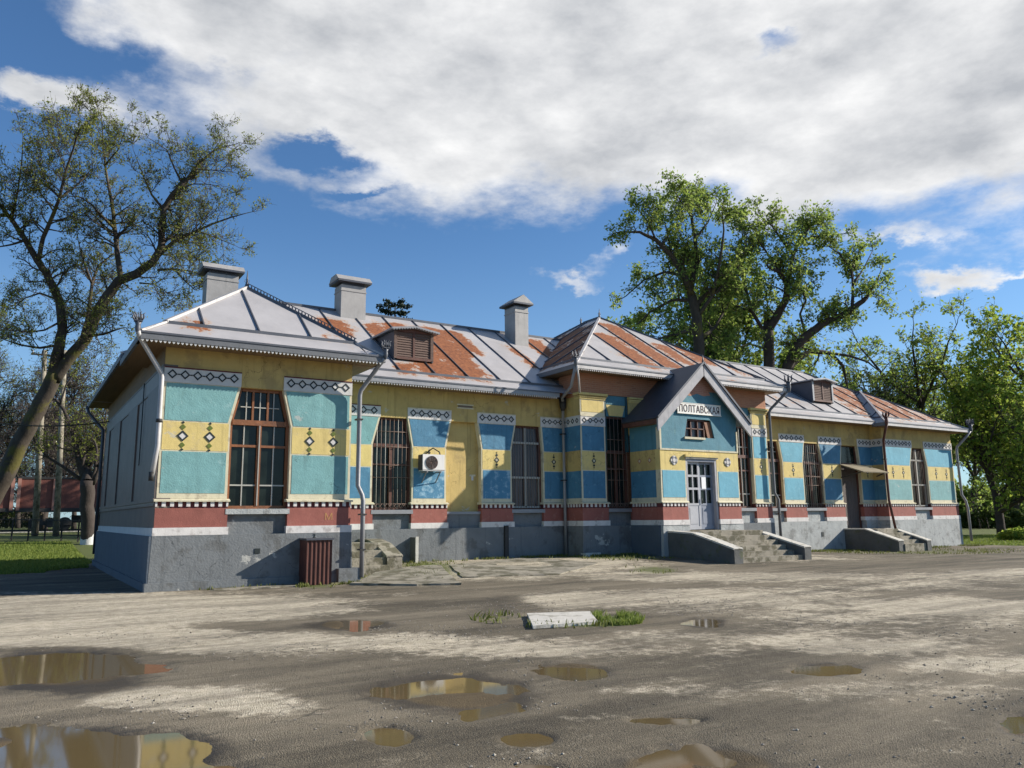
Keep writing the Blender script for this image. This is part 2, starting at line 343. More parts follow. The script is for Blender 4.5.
M['needle'] = leaf_mat('dark_spruce_needle', (.012, .025, .016), (.03, .045, .025), .1)
M['grass'] = leaf_mat('grass_blade', (.10, .16, .025), (.24, .28, .06), .4)
M['moss'] = leaf_mat('low_weed_leaf', (.09, .11, .02), (.20, .21, .06), .3)
# ------------------------------------------------------------------ ground
def vnoise(x, y, sc, seed=0):
    """value noise on numpy arrays"""
    x = x * sc + seed * 17.3; y = y * sc - seed * 9.1; xi = np.floor(x); yi = np.floor(y); fx = x - xi; fy = y - yi
    fx = fx * fx * (3 - 2 * fx); fy = fy * fy * (3 - 2 * fy)
    def h(a, b):
        v = np.sin(a * 127.1 + b * 311.7 + seed * 7.7) * 43758.5453; return v - np.floor(v)
    return (h(xi, yi) * (1 - fx) + h(xi + 1, yi) * fx) * (1 - fy) + (h(xi, yi + 1) * (1 - fx) + h(xi + 1, yi + 1) * fx) * fy
def fbm(x, y, sc, o=4, seed=0):
    r = 0; a = .5
    for i in range(o): r = r + a * vnoise(x, y, sc * 2 ** i, seed + i); a *= .5
    return r
def sst(x, a, b):
    t = np.clip((x - a) / (b - a), 0, 1); return t * t * (3 - 2 * t)
def berm(x, y):
    """gentle rise of the yard towards the middle of the building, slight fall to the right"""
    return .19 * sst(x, 5.2, 8) * (1 - sst(x, 21, 26)) * sst(y, -3.5, 2.2) - .12 * sst(x, 25, 31) * sst(y, -6, 1) * (1 - sst(y, 12, 20)) + .9 * sst(y, 16, 42)
def water_ell(px0, px1, py0, py1):
    cx, cy = (px0 + px1) / 2, (py0 + py1) / 2
    c = gp(cx, cy); l = gp(px0, cy); r = gp(px1, cy); n = gp(cx, py1); f = gp(cx, py0)
    u = (r - l) / 2; v = (f - n) / 2; return (c[0], c[1], u[0], u[1], v[0], v[1])
PUD = [water_ell(*p) for p in [(2, 130, 652, 684), (-60, 206, 729, 800), (398, 516, 676, 706), (622, 772, 746, 785), (370, 406, 728, 741), (536, 602, 663, 675),
                               (803, 852, 663, 675), (322, 372, 620, 629), (688, 722, 618, 626), (508, 550, 731, 742), (1000, 1045, 714, 734), (505, 560, 764, 790), (640, 700, 716, 722)]]
def ell(e, x, y):
    a, b, c, d_ = e[2], e[4], e[3], e[5]; det = a * d_ - b * c; dx = x - e[0]; dy = y - e[1]
    u = (d_ * dx - b * dy) / det; v = (-c * dx + a * dy) / det; return u * u + v * v
def gz(x, y, micro=True):
    x = np.asarray(x, float); y = np.asarray(y, float); z = berm(x, y)
    if micro:
        near = 1 - sst(np.hypot(x - 1, y + 13), 14, 40)
        z = z + near * ((fbm(x, y, .9, 4, 3) - .47) * .035 + (fbm(x, y, 9, 3, 5) - .44) * .012)
        z = np.maximum(z, berm(x, y) - .006)
        for e in PUD:
            q = ell(e, x, y) + (fbm(x, y, 1.5, 6, 9) - .47) * 6.5
            z = z - .032 * (1 - sst(q, .3, 2.2))
    return z
DRY = [(150, 606, 210, 14, 1.05), (60, 634, 220, 13, .95), (230, 646, 220, 7, .6), (560, 648, 150, 7, .35), (430, 638, 150, 5, .4), (200, 700, 120, 13, .95), (40, 742, 55, 8, .8), (110, 690, 120, 8, .5),
       (450, 574, 110, 6, .9), (545, 600, 70, 7, .8), (600, 567, 60, 5, .55), (480, 565, 100, 5, .7), (690, 592, 150, 8, .45), (700, 577, 110, 6, .6), (760, 612, 260, 22, .38), (860, 690, 200, 14, .25), (880, 576, 110, 5, .45), (960, 606, 90, 8, .85), (870, 648, 90, 7, .7), (980, 664, 80, 9, .8), (800, 640, 60, 5, .5), (1010, 572, 60, 5, .7), (500, 655, 120, 6, .3), (615, 716, 60, 5, .5), (780, 560, 80, 4, .6), (640, 690, 60, 4, .2), (930, 585, 90, 4, .4)]
DRY = [(water_ell(a - c, a + c, b - d_, b + d_), w) for a, b, c, d_, w in DRY]
WET = [(300, 626, 190, 5, .7), (420, 612, 60, 9, .5), (500, 603, 35, 18, .9), (900, 565, 140, 5, .55), (620, 585, 120, 4, .4), (620, 620, 130, 9, .4), (450, 692, 110, 22, .5), (60, 668, 100, 22, .6), (100, 748, 160, 25, .5), (330, 690, 90, 14, .3)]
WET = [(water_ell(a - c, a + c, b - d_, b + d_), w) for a, b, c, d_, w in WET]
GRN = [(612, 620, 34, 6, 1.), (570, 626, 50, 3, .7), (425, 573, 40, 8, .9), (315, 585, 22, 4, .9), (655, 571, 32, 4, .8), (500, 619, 30, 5, .6), (390, 579, 60, 3, .6), (480, 561, 110, 4, .85), (620, 561, 60, 4, .8), (900, 549, 130, 4, .7)]
GRN = [(water_ell(a - c, a + c, b - d_, b + d_), w) for a, b, c, d_, w in GRN]
def lawn(x, y):
    l = sst(fbm(x, y, .5, 3, 21) * 1.2 + (y - 9.5) * .16, .2, 1.3) * (1 - sst(x, -.6, .0) * (1 - sst(y, 13.4, 14.5)))
    r = sst((y + .25 * (x - 41) + .3) * .6 + fbm(x, y, .6, 3, 22), .2, .9) * sst(x, 40.2, 41.2)
    back = sst(y, 14, 16)
    left = l * (1 - sst(x, -.4, .1)) ; return np.maximum(np.maximum(left, r), back)
def grow(a, b, s0, fac, far):
    o = [b]; s = s0
    while o[-1] < far: s *= fac; o.append(o[-1] + s)
    return o[1:]
def axis(lo, hi, st, far_lo, far_hi):
    core = list(np.arange(lo, hi, st)); up = grow(0, core[-1], st, 1.06, far_hi)
    dn = [-v for v in grow(0, -core[0], st, 1.06, -far_lo)]; return np.array(dn[::-1] + core + up)
def build_ground():
    xs = axis(-4.5, 8.5, .055, -1600, 1600); ys = axis(-18.2, -6.5, .055, -400, 2200)
    X, Y = np.meshgrid(xs, ys); Z = gz(X, Y); V = np.stack([X, Y, Z], -1).reshape(-1, 3)
    nx, ny = len(xs), len(ys); i = np.arange(nx - 1)[None] + np.arange(ny - 1)[:, None] * nx; i = i.ravel()
    F = np.stack([i, i + 1, i + 1 + nx, i + nx], 1)
    m = bpy.data.materials.new('patched_asphalt_yard'); m.use_nodes = True; t = NT(m.node_tree); b = t.n['Principled BSDF']
    tc = t.new('ShaderNodeTexCoord'); P = tc.outputs['Object']
    def att(n): a = t.new('ShaderNodeAttribute'); a.attribute_name = n; return a.outputs['Fac']
    n1 = t.noise(P, .9, 8, .62, .3); n2 = t.noise(P, 6, 6, .7); n3 = t.noise(P, 62, 5, .75); n4 = t.noise(t.scale(P, .35, 1, 1), .5, 5, .6)
    vo = t.new('ShaderNodeTexVoronoi'); vo.inputs['Scale'].default_value = 80; t.l.new(P, vo.inputs['Vector'])
    vs = t.new('ShaderNodeSeparateXYZ'); t.l.new(vo.outputs['Color'], vs.inputs[0])
    dry = t.m('ADD', att('dry'), t.m('MULTIPLY', t.m('SUBTRACT', n1, .5), 1.5)); dry = t.m('ADD', dry, t.m('MULTIPLY', t.m('SUBTRACT', n2, .5), 1.2)); dry = t.m('ADD', dry, t.m('MULTIPLY', t.m('SUBTRACT', n3, .5), .5))
    fd = t.ramp(dry, .22, .72)
    damp = t.mix(t.ramp(n4, .35, .65), (.10, .082, .055), (.19, .158, .11))
    damp = t.mix(t.ramp(vs.outputs[0], .7, 1., 0., .35), damp, (.26, .225, .165))
    pale = t.mix(t.ramp(n2, .3, .7), (.33, .285, .205), (.52, .45, .34))
    col = t.mix(fd, damp, pale)
    spk = t.ramp(n3, .36, .64, .70, 1.25); vm = t.new('ShaderNodeVectorMath'); vm.operation = 'SCALE'; t.l.new(col, vm.inputs[0]); t.l.new(spk, vm.inputs['Scale']); col = vm.outputs[0]
    wet = t.ramp(t.m('ADD', att('wet'), t.m('MULTIPLY', t.m('SUBTRACT', n2, .5), .9)), .35, .75)
    col = t.mix(wet, col, t.mix(n2, (.038, .030, .020), (.080, .063, .042)))
    mud = t.ramp(att('mud'), .3, .9); col = t.mix(mud, col, (.10, .07, .033))
    rp = t.new('ShaderNodeMapping'); rp.inputs['Rotation'].default_value = (0, 0, .56); rp.inputs['Scale'].default_value = (.16, 1.1, 1); t.l.new(P, rp.inputs['Vector'])
    sm_ = t.noise(rp.outputs[0], 1.3, 7, .66, .4); sc_ = t.ramp(sm_, .36, .62, .66, 1.16); v2 = t.new('ShaderNodeVectorMath'); v2.operation = 'SCALE'; t.l.new(col, v2.inputs[0]); t.l.new(sc_, v2.inputs['Scale']); col = v2.outputs[0]
    # fine cracks in the pale slabs
    vc = t.new('ShaderNodeTexVoronoi'); vc.feature = 'DISTANCE_TO_EDGE'; vc.inputs['Scale'].default_value = .8
    dv = t.new('ShaderNodeVectorMath'); dv.operation = 'ADD'; t.l.new(P, dv.inputs[0]); nz = t.new('ShaderNodeTexNoise'); nz.inputs['Scale'].default_value = 2; t.l.new(P, nz.inputs['Vector']); t.l.new(nz.outputs['Color'], dv.inputs[1]); t.l.new(dv.outputs[0], vc.inputs['Vector'])
    crack = t.m('MULTIPLY', t.ramp(vc.outputs['Distance'], .0, .014, 1., 0.), t.ramp(t.noise(P, .4, 3), .45, .6, .1, .75)); col = t.mix(crack, col, (.05, .045, .035))
    gn = t.ramp(t.m('ADD', att('green'), t.m('MULTIPLY', t.m('SUBTRACT', n2, .5), .9)), .35, .7)
    gcol = t.mix(n2, (.055, .075, .018), (.13, .15, .035)); col = t.mix(gn, col, gcol)
    t.l.new(col, b.inputs['Base Color'])
    rg = t.m('SUBTRACT', .92, t.m('MULTIPLY', wet, .38)); t.l.new(rg, b.inputs['Roughness']); b.inputs['Specular IOR Level'].default_value = .35
    bp = t.new('ShaderNodeBump'); bp.inputs['Strength'].default_value = .7; bp.inputs['Distance'].default_value = .013
    hh = t.m('ADD', t.m('MULTIPLY', n3, .8), t.m('MULTIPLY', n2, 1.6)); hh = t.m('SUBTRACT', hh, t.m('MULTIPLY', vo.outputs['Distance'], .8)); t.l.new(hh, bp.inputs['Height']); t.l.new(bp.outputs[0], b.inputs['Normal'])
    o = npmesh('ground', V, F, [m], smooth=True); o['kind'] = 'structure'
    x, y = V[:, 0], V[:, 1]; D = np.zeros(len(x)); Wt = np.zeros(len(x)); G = np.zeros(len(x)); Md = np.zeros(len(x))
    for e, w in DRY: D += w * np.exp(-ell(e, x, y) ** 1.3)
    for e, w in WET: v = w * np.exp(-ell(e, x, y) ** 1.3); Wt += v * .6; D -= v
    for e in PUD: q = ell(e, x, y); v = np.exp(-np.maximum(q - .9, 0) / 1.8) * (.35 + 1.1 * fbm(x, y, 1.7, 4, 61)); Wt += .75 * v; D -= .8 * v; Md += 1 - sst(q, .6, 1.4)
    for e, w in GRN: G += w * np.exp(-ell(e, x, y) ** 1.5)
    far = sst(np.hypot(x - 1, y + 13), 35, 70); D = np.clip(D + .12 * (1 - far), 0, 1.1)
    G = np.clip(G * .75 + lawn(x, y), 0, 1)
    for n, a in (('dry', D), ('wet', Wt), ('green', G), ('mud', np.clip(Md, 0, 1))):
        at_ = o.data.attributes.new(n, 'FLOAT', 'POINT'); at_.data.foreach_set('value', a.astype(np.float32))
build_ground()
def build_puddles():
    m = bpy.data.materials.new('muddy_standing_water'); m.use_nodes = True; t = NT(m.node_tree); b = t.n['Principled BSDF']
    b.inputs['Base Color'].default_value = (.13, .095, .045, 1); b.inputs['Roughness'].default_value = .05; b.inputs['IOR'].default_value = 1.33; b.inputs['Specular IOR Level'].default_value = .9
    tc = t.new('ShaderNodeTexCoord'); bp = t.new('ShaderNodeBump'); bp.inputs['Strength'].default_value = .02; t.l.new(t.noise(tc.outputs['Object'], 5, 2), bp.inputs['Height']); t.l.new(bp.outputs[0], b.inputs['Normal'])
    for i, e in enumerate(PUD):
        b_ = MB(); n = 40; z = float(berm(e[0], e[1])) - .017
        pts = [(e[0] + 1.7 * (e[2] * math.cos(a) + e[4] * math.sin(a)), e[1] + 1.7 * (e[3] * math.cos(a) + e[5] * math.sin(a)), z) for a in [2 * math.pi * k / n for k in range(n)]]
        b_.add(pts, [tuple(range(n))], m); o = b_.build('puddle_water'); o['kind'] = 'structure'
build_puddles()

# ------------------------------------------------------------------ station building
ST = thing('station_building', 'long single-storey railway station painted in yellow, blue and teal bands under a rusting sheet roof', 'station', (20, 3, 0))
ZP, ZW, ZR, ZT, ZC, ZB, Z1, Z2, ZS, ZF = 1.25, 1.43, 1.88, 2.03, 2.10, 2.23, 3.21, 3.95, 4.86, 5.23
E_ = .65
def clipx(z, b, t):   # pier edge x at height z: straight to Z2, then sloping outwards to ZS
    return b if z <= Z2 else b + (t - b) * (min(z, ZS) - Z2) / (ZS - Z2)
def diamond(b, cx, cz, r, y, m, th=None, d=.012, sx=1.):
    """ring (th given) or solid square on its tip, proud of the wall"""
    o = [(cx - r * sx, cz), (cx, cz - r), (cx + r * sx, cz), (cx, cz + r)]
    if th is None: b.prism(o, y - d, y + .004, m); return
    q = (r - th) / r
    i = [(cx + (a - cx) * q, cz + (c - cz) * q) for a, c in o]
    for k in range(4):
        l = (k + 1) % 4; b.prism([o[k], o[l], i[l], i[k]], y - d, y + .004, m)
def pier(Y, b0, b1, t0, t1, blue, nfr, norn, low='red', lowblue=None, gr=None):
    b = MB(); D = .30; yf = Y + .05
    lowblue = lowblue or blue
    b.box(b0 - .05, b1 + .05, Y - .035, yf + D, ZP, ZW, M['white'])
    b.box(b0 - .02, b1 + .02, Y, yf + D, ZW, ZR, M[low])
    b.box(b0 - .02, b1 + .02, Y + .02, yf + D, ZR, ZT, M['maroon'])
    w = .085; n = max(2, int(round((b1 - b0) / (w * 2.1)))); p = (b1 - b0 + .04) / n
    for k in range(n + 1):
        x0 = max(b0 - .022, b0 - .02 + k * p - w / 2); x1 = min(b1 + .022, b0 - .02 + k * p + w / 2); b.box(x0, x1, Y - .018, Y + .03, ZR + .035, ZT, M['white'])
    b.prism([(Y - .06, ZT), (Y - .06, ZT + .035), (yf + .02, ZC), (yf + D - .01, ZC), (yf + D - .01, ZT)], b0 - .06, b1 + .06, M['cream'], axis='x')
    b.prism([(b0, ZC), (b1, ZC), (b1, Z2), (t1, ZS), (t0, ZS), (b0, Z2)], yf, yf + D - .004, M['cream'])
    g = .065; gr = g if gr is None else gr
    b.prism([(b0 + g, ZB), (b1 - gr, ZB), (b1 - gr, Z1), (b0 + g, Z1)], yf - .008, yf + .01, M[lowblue])
    b.prism([(b0 + g * .6, Z1 + .035), (b1 - g * .6, Z1 + .035), (b1 - g * .6, Z2 - .03), (b0 + g * .6, Z2 - .03)], yf - .006, yf + .01, M['yellowL'])
    b.prism([(b0 + g, Z2), (b1 - gr, Z2), (t1 - gr, ZS - .02), (t0 + g, ZS - .02)], yf - .008, yf + .01, M[blue])
    b.box(t0, t1, yf - .02, yf + D - .006, ZS, ZF, M['strip' if blue == 'teal' else 'white'])
    if nfr:
        s = (t1 - t0) / (nfr + .25); r = min(s * .40, .125)
        for k in range(nfr): diamond(b, t0 + s * (k + .625), (ZS + ZF) / 2 + .01, r, yf - .02, M['black'], th=r * .38)
        for k in range(nfr - 1): b.box(t0 + s * (k + .625) + r, t0 + s * (k + 1.625) - r, yf - .026, yf - .018, (ZS + ZF) / 2 - .005, (ZS + ZF) / 2 + .025, M['black'])
        b.box(t0, t1, yf - .035, yf - .018, ZF - .03, ZF, M['maroon' if blue == 'teal' else 'cream'])
    for k in range(norn):
        cx = b0 + (b1 - b0) * ((k + .5) / norn if norn != 2 else (.31, .70)[k]); cz = (Z1 + Z2) / 2; y = yf - .006
        r = .135 if norn == 2 and blue == 'teal' else .105
        diamond(b, cx, cz, r, y, M['black'], th=r * .4); diamond(b, cx, cz, r * .6, y, M['white'] if blue == 'teal' else M['cream'], d=.006)
        for sg in (-1, 1):
            diamond(b, cx, cz + sg * r * 1.6, r * .5, y, M['olive'] if blue == 'teal' else M['black']); diamond(b, cx, cz + sg * r * 2.4, r * .25, y, M['black'])
    return b.build('pier', ST)
def lintel(Y, x0, x1, z0, z1, m='yellow', y1=.35):
    b = MB(); b.box(x0, x1, Y + .06, Y + y1, z0, z1, M[m]); b.build('wall_band', ST)
def infill(Y, x0, x1, z1=1.72, m='plinth'):
    b = MB(); b.box(x0 - .04, x1 + .04, Y + .13, Y + .36, ZP - .02, z1, M[m]); b.build('window_apron', ST)
def window(Y, b0, b1, t0, t1, fm='wood', style='casement', z0=1.86, z1=4.86, gl='glass', tag_=None):
    yw = Y + .24
    fr = MB()
    def ex(z): return clipx(z, b0, t0), clipx(z, b1, t1)
    th = .075
    ks = [z0, Z2, z1] if t0 != b0 else [z0, z1]
    for i in range(len(ks) - 1):
        a, c = ks[i], ks[i + 1]; l0, r0 = ex(a); l1, r1 = ex(c)
        fr.prism([(l0, a), (l0 + th, a), (l1 + th, c), (l1, c)], yw - .05, yw + .06, M[fm]); fr.prism([(r0 - th, a), (r0, a), (r1, c), (r1 - th, c)], yw - .05, yw + .06, M[fm])
    l, r = ex(z1); fr.box(l + th, r - th, yw - .048, yw + .058, z1 - th, z1, M[fm]); l, r = ex(z0); fr.box(l + th, r - th, yw - .048, yw + .058, z0, z0 + th, M[fm])
    o = fr.build('window', ST)
    if tag_: o['label'] = tag_
    pn = MB(); l0, r0 = ex(z0); l1, r1 = ex(z1)
    poly = [(l0 + .02, z0 + .02), (r0 - .02, z0 + .02)] + ([(r0 - .02, Z2), (r1 - .02, z1 - .02), (l1 + .02, z1 - .02), (l0 + .02, Z2)] if t0 != b0 else [(r1 - .02, z1 - .02), (l1 + .02, z1 - .02)])
    pn.prism(poly, yw + .02, yw + .04, M[gl]); pn.build('pane', o)
    cx = (b0 + b1) / 2
    if style == 'casement':
        s = MB(); zt = 3.93
        s.box(b0 + th, b1 - th, yw - .07, yw + .05, zt, zt + .13, M[fm])
        s.box(cx - .05, cx + .05, yw - .06, yw + .05, z0 + th, zt, M[fm]); s.box(cx - .012, cx + .012, yw - .075, yw - .06, z0 + th, zt, M['bar'])
        for z in (3.38,): s.box(b0 + th, b1 - th, yw - .045, yw + .015, z, z + .06, M[fm])
        for q in (.33, .68):
            x = t0 + (t1 - t0) * q; s.box(x - .025, x + .025, yw - .045, yw + .015, zt + .13, z1 - th, M[fm])
        s.build('sash', o)
        g = MB()
        for q in (.25, .75):
            x = b0 + (b1 - b0) * q; g.box(x - .013, x + .013, yw - .03, yw + .018, z0 + th, zt, M['bar'])
        g.box(b0 + th, b1 - th, yw - .034, yw - .008, 2.42, 2.455, M['bar'])
        for q in (.18, .5, .82):
            x = t0 + (t1 - t0) * q; g.box(x - .012, x + .012, yw - .03, yw + .018, zt + .13, z1 - th, M['bar'])
        g.box(t0 + .05, t1 - .05, yw - .034, yw - .008, 4.38, 4.405, M['bar']); g.build('glazing_bar', o)
    elif style == 'grille':
        s = MB(); zt = 3.88
        s.box(b0 + th, b1 - th, yw - .07, yw + .05, zt, zt + .12, M[fm]); s.box(cx - .06, cx + .05, yw - .06, yw + .05, z0 + th, zt, M[fm]); s.box(b0 + th, b1 - th, yw - .045, yw + .015, 3.3, 3.35, M[fm])
        s.build('sash', o); g = MB(); y = Y + .12
        n = 9 if t0 != b0 else 5
        for k in range(n + 1):
            x = b0 + .03 + (b1 - b0 - .06) * k / n
            top = z1 - .02 if t0 <= x <= t1 else Z2 + (z1 - Z2) * (1 - ((t0 - x) / (t0 - b0) if x < t0 else (x - t1) / (b1 - t1)))
            g.tube([(x, y, z0 + .03), (x, y, top)], .011, M['bar'] if k in (1, 3, 6) and t0 != b0 else M['barD'], k=5)
        for z in (2.05, 2.9, 3.3, 3.9, 4.4):
            l, r = ex(z); g.tube([(l + .02, y, z), (r - .02, y, z)], .012, M['barD'], k=5)
        # lattice work at the foot
        for k in range(8):
            x = b0 + .08 + k * (b1 - b0 - .16) / 7.5; g.tube([(x, y - .015, z0 + .04), (x + .14, y - .015, z0 + .2)], .008, M['barD'], k=4); g.tube([(x + .14, y - .015, z0 + .04), (x, y - .015, z0 + .2)], .008, M['barD'], k=4)
        g.build('grille', o)
    elif style == 'cross':
        s = MB(); s.box(cx - .04, cx + .035, yw - .07, yw + .018, z0 + th, z1 - th, M['bar'])
        for z in (2.95, 4.2): l, r = ex(z); s.box(l + .06, r - .06, yw - .075, yw + .018, z, z + .075, M['bar'])
        s.box(b0 + .05, b1 - .06, yw - .07, yw + .018, z0 + .05, z0 + .11, M['bar']); s.box(b1 - .11, b1 - .08, yw - .06, yw + .018, z0 + .1, 3.0, M['bar'])
        s.build('sash', o); g = MB(); n = 12
        for k in range(1, n):
            x = b0 + (b1 - b0) * k / n
            top = z1 - .02 if t0 <= x <= t1 else Z2 + (z1 - Z2) * (1 - ((t0 - x) / (t0 - b0) if x < t0 else (x - t1) / (b1 - t1)))
            g.tube([(x, Y + .14, z0 + .03), (x, Y + .14, top)], .008, M['barD'], k=4)
        g.build('grille', o)
    si = MB(); si.box(b0 - .03, b1 + .03, Y - .01, yw + .1, z0 - .13, z0 - .002, M['plinthL' if fm == 'wood' else 'lead']); si.build('sill', o)
    return o
# left wing, front (Y = 0)
pier(0, 0, 1.58, .0, 1.79, 'teal', 6, 2, low='red_chipped')
pier(0, 3.07, 4.69, 2.85, 4.69, 'teal', 6, 2)
window(0, 1.58, 3.07, 1.79, 2.85, 'wood', 'casement'); infill(0, 1.58, 3.07)
lintel(0, .004, 4.686, ZF, 5.72); lintel(0, 1.79, 2.85, ZS, ZF)
# recessed facade
R_ = 3.85
pier(R_, 5.2, 6.87, 5.2, 7.12, 'teal', 5, 1, lowblue='blue')
pier(R_, 8.26, 9.53, 8.09, 9.72, 'blue', 5, 1, lowblue='blue_chipped')
pier(R_, 10.91, 12.15, 10.75, 12.33, 'blue', 5, 1, lowblue='blue_chipped')
pier(R_, 13.5, 14.47, 13.42, 14.47, 'blue', 4, 1)
window(R_, 6.87, 8.26, 7.12, 8.09, 'woodD', 'grille'); infill(R_, 6.87, 8.26)
window(R_, 12.15, 13.5, 12.33, 13.42, 'woodD', 'cross', gl='curtain'); infill(R_, 12.15, 13.5)
infill(R_, 9.53, 10.91)
b = MB(); b.prism([(9.53, 1.78), (10.91, 1.78), (10.91, Z2), (10.75, ZS), (9.72, ZS), (9.53, Z2)], R_ + .26, R_ + .36, M['yellow']); b.box(9.5, 10.94, R_ + .08, R_ + .36, 1.70, 1.79, M['lead'])
b.box(10.55, 10.78, R_ + .245, R_ + .27, 3.0, 3.06, M['cream']); b.box(10.62, 10.7, R_ + .245, R_ + .27, 2.86, 3.0, M['strip']); b.build('blind_niche', ST)
lintel(R_, 4.9, 14.46, ZF, 5.95)
for a, c in ((7.12, 8.09), (9.72, 10.75), (12.33, 13.42)): lintel(R_, a, c, ZS, ZF)
b = MB(); b.box(9.95, 10.6, R_ + .045, R_ + .07, 5.32, 5.36, M['cream']); b.box(9.95, 10.6, R_ + .045, R_ + .07, 5.44, 5.48, M['cream']); b.box(10.0, 10.55, R_ + .04, R_ + .07, 5.37, 5.43, M['sideB']); b.build('vent_panel', ST)
# right recess and right wing
pier(R_, 26.67, 28.1, 26.5, 28.27, 'blueL', 5, 1); pier(R_, 29.5, 30.9, 29.3, 31.05, 'blue', 5, 1); pier(R_, 32.4, 33.50, 32.3, 33.50, 'blue', 4, 1, gr=0.)
pier(R_, 24.42, 25.15, 24.42, 25.25, 'blueL', 2, 1)
window(R_, 25.15, 26.67, 25.25, 26.5, 'woodD', 'casement'); infill(R_, 25.15, 26.67, m='plinthL')
window(R_, 28.1, 29.5, 28.27, 29.3, 'woodD', 'grille'); infill(R_, 28.1, 29.5, m='plinthL')
lintel(R_, 24.42, 33.42, ZF, 5.95)
for a, c in ((25.25, 26.5), (28.27, 29.3), (31.05, 32.3)): lintel(R_, a, c, ZS, ZF)
V_ = 3.2
pier(V_, 33.4, 35.6, 33.4, 35.85, 'blueL', 8, 2, lowblue='teal'); pier(V_, 37.1, 39.55, 36.9, 39.55, 'blueL', 8, 2, lowblue='teal')
window(V_, 35.6, 37.1, 35.85, 36.9, 'woodD', 'cross'); infill(V_, 35.6, 37.1, m='plinthL')
lintel(V_, 33.404, 39.546, ZF, 5.85); lintel(V_, 35.85, 36.9, ZS, ZF)
# middle block with tall brick attic
Q_ = 2.77
def mid_pier(b0, b1):
    pier(Q_, b0, b1, b0, b1, 'blueL' if b0 > 20 else 'blue', 4 if b0 < 20 else 3, 1)
    b = MB(); yf = Q_ + .05
    b.box(b0, b1, yf - .006, yf + .29, ZF, 5.32, M['cream']); b.box(b0, b1, yf, yf + .288, 5.32, 5.84, M['cream']); b.box(b0 + .06, b1 - .06, yf - .01, yf + .01, 5.37, 5.80, M['yellowL'])
    for k, (z, e) in enumerate(((5.84, .03), (5.90, .06), (5.98, .10))): b.box(b0 - e, b1 + e, yf - e, yf + .286, z, z + (.058 if k < 2 else .09), M['yellow' if k % 2 else 'yellowL'])
    b.build('pier_head', ST)
mid_pier(14.44, 15.58); mid_pier(23.50, 24.44)
b = MB(); b.box(16.74, 18.2, Q_ + .05, Q_ + .36, 4.6, 5.84, M['yellow'])
for z, e in ((5.84, .03), (5.90, .06), (5.98, .09)): b.box(16.74 - e * .3, 18.2, Q_ + .05 - e, Q_ + .35, z, z + .058, M['yellowL'])
b.build('pier_head', ST)
def teal_bay(x0, x1):
    b = MB(); yf = Q_ + .10
    b.box(x0 - .09, x0, yf - .03, yf + .2, Z2, 6.06, M['dark_green']); b.box(x1, x1 + .09, yf - .03, yf + .2, Z2, 6.06, M['dark_green'])
    b.box(x0, x1, yf, yf + .2, 5.72, 6.06, M['tealD'])
    b.box(x0, x1, yf + .02, yf + .2, 5.27, 5.72, M['tealD']); b.prism([(x0 + .16, 5.29), (x1 - .16, 5.29), (x1 - .02, 5.70), (x0 + .02, 5.70)], yf - .01, yf + .03, M['yellowL']); b.build('window_surround', ST)
teal_bay(15.67, 16.62); window(Q_, 15.64, 16.66, 15.64, 16.66, 'woodD', 'grille', z1=5.27, gl='glass'); infill(Q_, 15.6, 16.7)
teal_bay(22.35, 23.41); window(Q_, 22.32, 23.44, 22.32, 23.44, 'woodD', 'casement', z1=5.27); infill(Q_, 22.3, 23.45, m='plinthL')
b = MB(); b.box(14.40, 24.48, Q_ + .045, Q_ + .37, 6.06, 6.95, M['brick']); b.build('brick_attic', ST)
b = MB(); b.box(20.66, 22.26, Q_ + .04, Q_ + .37, ZP, 6.06, M['cream']); b.box(20.7, 22.2, Q_ + .02, Q_ + .045, ZB, Z1, M['blueL']); b.box(20.7, 22.2, Q_ + .02, Q_ + .045, Z2, 6.0, M['tealD']); b.build('wall_panel', ST)

# solid cores, returns and plinths
b = MB()
b.box(.1, 4.6, .36, 4.1, ZP, 5.8, M['side']); b.box(.12, 39.45, 4.2, 13.3, -.4, 5.95, M['side']); b.box(14.55, 24.3, 3.13, 5, -.4, 6.94, M['brick']); b.box(33.52, 39.46, 3.56, 4.19, ZP, 5.85, M['side']); b.build('wall', ST)
def plinth(x0, x1, y0, y1, m, zb=-.4, step=True, ms=None):
    b = MB(); b.prism([(x0 - .10, zb), (x1 + .10, zb), (x1 + .05, ZP - .004), (x0 - .05, ZP - .004)], y0 - .035, y1, M[m])
    if step: b.box(x0 - .15, x1 + .15, y0 - .09, y1, zb, .19 + (0 if x0 > 3 or x0 == 0 else 0), M[ms or m])
    b.build('plinth', ST)
plinth(0, 4.69, 0, 4.0, 'plinth'); plinth(4.9, 14.4, R_, 4.4, 'plinth', step=False); plinth(14.44, 24.44, Q_, 4.3, 'plinth', step=False)
plinth(24.5, 30.85, R_, 4.4, 'plinthL', step=False); plinth(32.5, 33.3, R_, 4.4, 'plinthL', step=False); b = MB(); b.box(30.7, 32.6, R_ + .02, 4.4, -.4, .855, M['plinthL']); b.build('plinth', ST); plinth(33.4, 39.55, V_, 4.3, 'plinthL', step=False)
b = MB(); b.box(14.36, 15.05, Q_ - .16, Q_ + .1, -.1, .31, M['concW']); b.build('plinth_footing', ST)
b = MB(); b.box(4.35, 4.95, -.22, .1, -.1, .34, M['plinth']); b.build('plinth_footing', ST)
